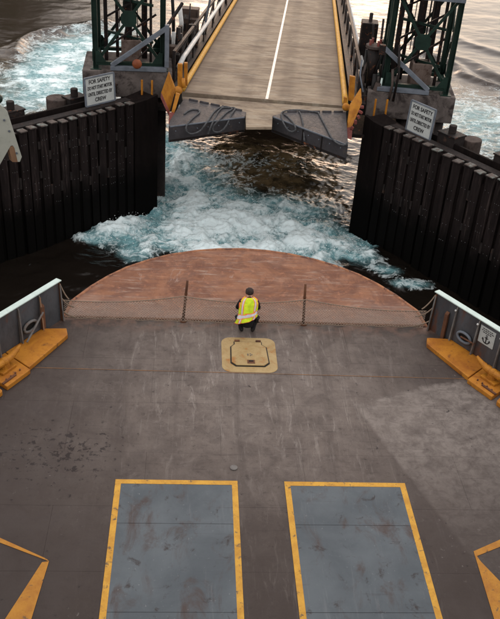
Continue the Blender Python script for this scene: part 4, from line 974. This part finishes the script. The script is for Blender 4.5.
for k in range(4):
    a = k*1.6+.3; p = q+up*2.12+Vector((.22*math.cos(a), .22*math.sin(a), 0)); MB().tube([p, p+up*.2], .05, 8).build('red_fitting', M['redtrim'], mt)
MB().tube([q+bx*-.35-bd*.2+up*.2, q+bx*-.28+bd*.1+up*1.9], .06, 8).build('hose', M['black'], mt, smooth=True)
MB().tube([q+bx*-.28-bd*.45+up*.3, q+bx*-.36-bd*.3+up*1.0, q+bx*-.2+bd*.1+up*1.5], .05, 8).build('hose', M['piletan'], mt, smooth=True)
MB().tube([q+bx*.42-bd*.1+up*.2, q+bx*.42+up*2.0], .07, 8).build('hose', M['black'], mt, smooth=True)
MB().tube([q+bx*.1-bd*.5+up*.2, q+bx*.12-bd*.4+up*1.1], .09, 10).build('piston', M['black'], mt, smooth=True)
MB().tube([q+bx*.35-bd*.55+up*.1, q+bx*.4-bd*.5+up*1.0], .04, 8).build('hose', M['cap'], mt, smooth=True)
MB().box(q+bx*0+bd*4.2+up*1.0, (.7, .8, 2.0), rotb).build('housing', M['machine'], mt, bevel=.03)
rc = random.Random(5)
for k in range(30):
    p = q+bx*rc.uniform(-.35, .95)+bd*rc.uniform(-.9, 4.5)+up*rc.uniform(-.3, .4); hh = rc.uniform(.6, 2.2)
    nm, mt_ = rc.choice((('hose', 'black'), ('cylinder', 'machine'), ('rod', 'pile'), ('cylinder', 'machine'), ('conduit', 'piletan'), ('rod', 'machine')))
    MB().tube([p, p+up*hh*.5+bx*rc.uniform(-.08, .08), p+up*hh+bx*rc.uniform(-.15, .15)+bd*rc.uniform(-.2, .2)], rc.choice((.03, .05, .08, .12)), 8).build(nm, M[mt_], mt, smooth=True)
for k in range(8):
    p = q+bx*rc.uniform(-.3, .8)+bd*rc.uniform(-.6, 5)+up*rc.uniform(.1, 1.6); MB().box(p, (rc.uniform(.15, .4), rc.uniform(.15, .4), rc.uniform(.15, .5)), rotb).build('valve_block', M[rc.choice(('machine', 'machine', 'pile', 'cabinet'))], mt, bevel=.015)
q = B(HW+2.0, 3.2, 0)
tag(MB().tube([q+up*-5.5, q+up*1.6, q+up*1.7, q+up*5], [.14, .14, .07, .07], 10).build('guide_mast', M['machine'], None, smooth=False), 'thin dark mast between right tower and bridge', 'mast')
# platform tying the pier, machinery and bridge corner together (landing stage beside the bridge)
for s, o_ in ((-1, B(-HW-1.05, 3.4, -.62)), (1, B(HW+1.25, 2.6, -.8))):
    st = MB().box(o_, (1.3 if s < 0 else 1.9, 6.0, .14), rotb).build('service_platform', M['machine'], None, off=Vector(o_))
    st.location = o_; tag(st, 'dark steel service platform beside the %s edge of the bridge' % ('left' if s < 0 else 'right'), 'platform', 'service platforms')
# ------------------------------------------------------------------ gull on the water
g0 = at(341, 212, WZ+.12)
gl = thing('gull', 'small white gull floating on dark water near the right wall', 'gull', (g0.x, g0.y, g0.z-.1))
b = MB(); b.ball(g0+up*.02, .16, 12, 8, (.62, 1.25, .6)); b.tube([g0+Vector((0, .12, .06)), g0+Vector((0, .17, .17)), g0+Vector((0, .18, .2))], [.06, .045, .04], 8); b.ball(g0+Vector((0, .19, .22)), .055, 10, 8, (1, 1.15, 1)); b.build('body', M['gullwhite'], gl, smooth=True)
for s in (-1, 1): MB().ball(g0+Vector((s*.08, -.05, .05)), .15, 10, 6, (.28, 1.15, .38)).build('wing', M['gullgrey'], gl, smooth=True)
MB().tube([g0+Vector((0, .24, .215)), g0+Vector((0, .31, .205))], [.018, .004], 6).build('beak', M['gold'], gl)
MB().ext([g0+Vector((-.04, -.17, .05)), g0+Vector((.04, -.17, .05)), g0+Vector((.05, -.29, .07)), g0+Vector((-.05, -.29, .07))], (0, 0, .015)).build('tail', M['gullgrey'], gl)
# ------------------------------------------------------------------ crouching person
pr = thing('person', 'person in black clothes and lime reflective vest crouching at the net', 'person', (1.45, 17.14, 0))
O = Vector(pr.location)
bm_v = []; bm_e = []; rad = []; DROP = .06
def J(x, y, z, r, par=None):
    bm_v.append((x, y, z-DROP*min(1, max(0, (z-.15)/.15)))); rad.append(r if isinstance(r, tuple) else (r, r))
    if par is not None: bm_e.append((par, len(bm_v)-1))
    return len(bm_v)-1
pel = J(.0, -.02, .37, (.165, .14)); sp1 = J(.005, .06, .52, (.155, .125), pel); sp2 = J(.01, .15, .68, (.17, .13), sp1); ch_ = J(.015, .23, .80, (.155, .12), sp2)
nk = J(.02, .285, .895, .062, ch_); hd0 = J(.02, .325, .935, .08, nk); hd1 = J(.022, .35, .985, .098, hd0); hd2 = J(.022, .36, 1.04, .075, hd1)
for s in (-1, 1):
    sh_ = J(s*.185+.015, .235, .81, .068, ch_); el = J(s*.265+.01, .33, .56, .05, sh_); wr_ = J(s*.12+.03, .50, .47, .034, el); pm_ = J(s*.075+.03, .555, .455, (.042, .022), wr_)
    for k in range(4):                          # fingers closing on the net rope
        ox = (k-1.5)*.022; f1 = J(s*.06+.03+ox, .60, .455, .0095, pm_); f2 = J(s*.058+.03+ox, .628, .432+.004*k, .009, f1); J(s*.058+.03+ox, .615, .405+.006*k, .008, f2)
    th = J(s*.075+.03-s*.045, .565, .44, .011, pm_); J(s*.075+.03-s*.055, .60, .425, .009, th)
    hp_ = J(s*.10, -.01, .34, .112, pel); kn = J(s*.255, .25, .40, .075, hp_); an_ = J(s*.125+.0, .03, .12, .054, kn); he = J(s*.125, -.03, .05, .052, an_); bl = J(s*.155, .15, .045, (.05, .038), an_); J(s*.16, .22, .035, (.042, .028), bl)
me = bpy.data.meshes.new('body'); me.from_pydata(bm_v, bm_e, []); 
bo = bpy.data.objects.new('body', me); C.objects.link(bo); bo.parent = pr
sk = bo.modifiers.new('skin', 'SKIN'); sk.use_smooth_shade = True
for i, sv in enumerate(me.skin_vertices[0].data): sv.radius = rad[i]; sv.use_root = (i == pel)
sb = bo.modifiers.new('sub', 'SUBSURF'); sb.levels = 2; sb.render_levels = 2
dg = bpy.context.evaluated_depsgraph_get(); me2 = bpy.data.meshes.new_from_object(bo.evaluated_get(dg))
bo.modifiers.clear(); bo.data = me2; me2.materials.clear()
for k in ('cloth', 'skin', 'boot'): me2.materials.append(M[k])
for p in me2.polygons:
    c = p.center; p.use_smooth = True
    p.material_index = 1 if (c.z > .84 and c.y > .24) or (c.y > .485 and c.z < .52) else (2 if c.z < .12 and c.y < .35 else 0)
# face, ears, cap
b = MB(); hc = O+Vector((.022, .355, .995-DROP))
b.ball(hc+Vector((0, .095, -.02)), .02, 8, 6, (.7, 1, 1.3)); b.build('nose', M['skin'], bo, smooth=True)
for s in (-1, 1):
    MB().ball(hc+Vector((s*.092, .0, -.01)), .03, 8, 6, (.4, .7, 1.1)).build('ear', M['skin'], bo, smooth=True)
    MB().ball(hc+Vector((s*.034, .083, .012)), .011, 8, 6).build('eye', M['ink'], bo, smooth=True)
MB().bar(hc+Vector((-.025, .084, -.06)), hc+Vector((.025, .084, -.06)), .01, .008).build('mouth', M['redtrim'], bo)
capm = MB(); nu, nv = 20, 10
vs = []; fs = []
for i in range(nv+1):
    t_ = i/nv*R(118)
    for j in range(nu):
        a = 2*math.pi*j/nu; fr_ = 1 if math.sin(a) < .3 else .78
        tt = t_*fr_; rr = .93+.045*math.sin(5*a+i)+.03*math.sin(9*a-2*i)
        vs.append(hc+Vector((.106*rr*math.sin(tt)*math.cos(a), .115*rr*math.sin(tt)*math.sin(a)-.006, .012+.098*math.cos(tt))))
for i in range(nv):
    for j in range(nu): a = i*nu+j; b_ = i*nu+(j+1) % nu; fs.append([a, a+nu, b_+nu, b_])
capm.add(vs, fs); capm.build('hair', M['hair'], pr, smooth=True)
# vest: lofted shell from hem to shoulders with bands
secs = [(.0, -.02, .44, .25, .195), (.0, -.0, .48, .243, .19), (.0, .03, .54, .23, .185), (.005, .08, .60, .22, .18), (.01, .135, .70, .222, .172), (.015, .185, .79, .225, .16), (.018, .225, .855, .205, .135), (.02, .255, .895, .15, .10), (.02, .272, .915, .09, .08)]
nu = 64; nr = 40; g = MB(); grid = []
def lerp_sec(t):
    f = t*(len(secs)-1); i = min(int(f), len(secs)-2); k = f-i; return [secs[i][q]*(1-k)+secs[i+1][q]*k for q in range(5)]
for i in range(nr+1):
    t_ = i/nr; cx, cy, cz, rx_, ry_ = lerp_sec(t_)
    for j in range(nu):
        a = 2*math.pi*j/nu; lean = .55
        x = rx_*math.copysign(abs(math.cos(a))**.85, math.cos(a)); y = ry_*math.sin(a)
        hem = (1-t_)**2*(.10*math.cos(a)); x -= (1-t_)**3*.05          # hem hangs lower on the left
        wr2 = .010*math.sin(7*a+9*t_)*(1-t_*.6)+.007*math.sin(13*a-14*t_)+.012*math.sin(3*a+16*t_)*(1-t_)
        g.v.append(O+Vector((cx+x*(1+wr2*3), cy+y*(1+wr2*3)-.0, cz-DROP+hem-y*lean*.55*(1-.3*t_)+ (0 if True else 0))))
for i in range(nr):
    for j in range(nu):
        a = 2*math.pi*(j+.5)/nu; t_ = (i+.5)/nr; x = math.cos(a); back = math.sin(a) < 0; mi = 0
        band = abs(t_-(.31+.03*x)); hb_ = abs(abs(x)-.62)
        if back and hb_ < .10: mi = 2
        elif back and hb_ < .17: mi = 1
        if band < .055: mi = 2
        elif band < .085: mi = 1
        if t_ < .035 or t_ > .965 or (abs(abs(x)-.97) < .04 and t_ > .5): mi = 1
        # arm holes stay closed: the sleeve comes through
        g.f.append([i*nu+j, i*nu+(j+1) % nu, (i+1)*nu+(j+1) % nu, (i+1)*nu+j]); g.m.append(mi)
vo = g.build('vest', [M['vest'], M['vestorange'], M['vestsilver']], pr, smooth=True)
so_ = vo.modifiers.new('solid', 'SOLIDIFY'); so_.thickness = .008
# radio / tool pouch on the belt
MB().box(O+Vector((.22, .0, .37)), (.07, .06, .12)).build('belt_pouch', M['boot'], pr, bevel=.01)
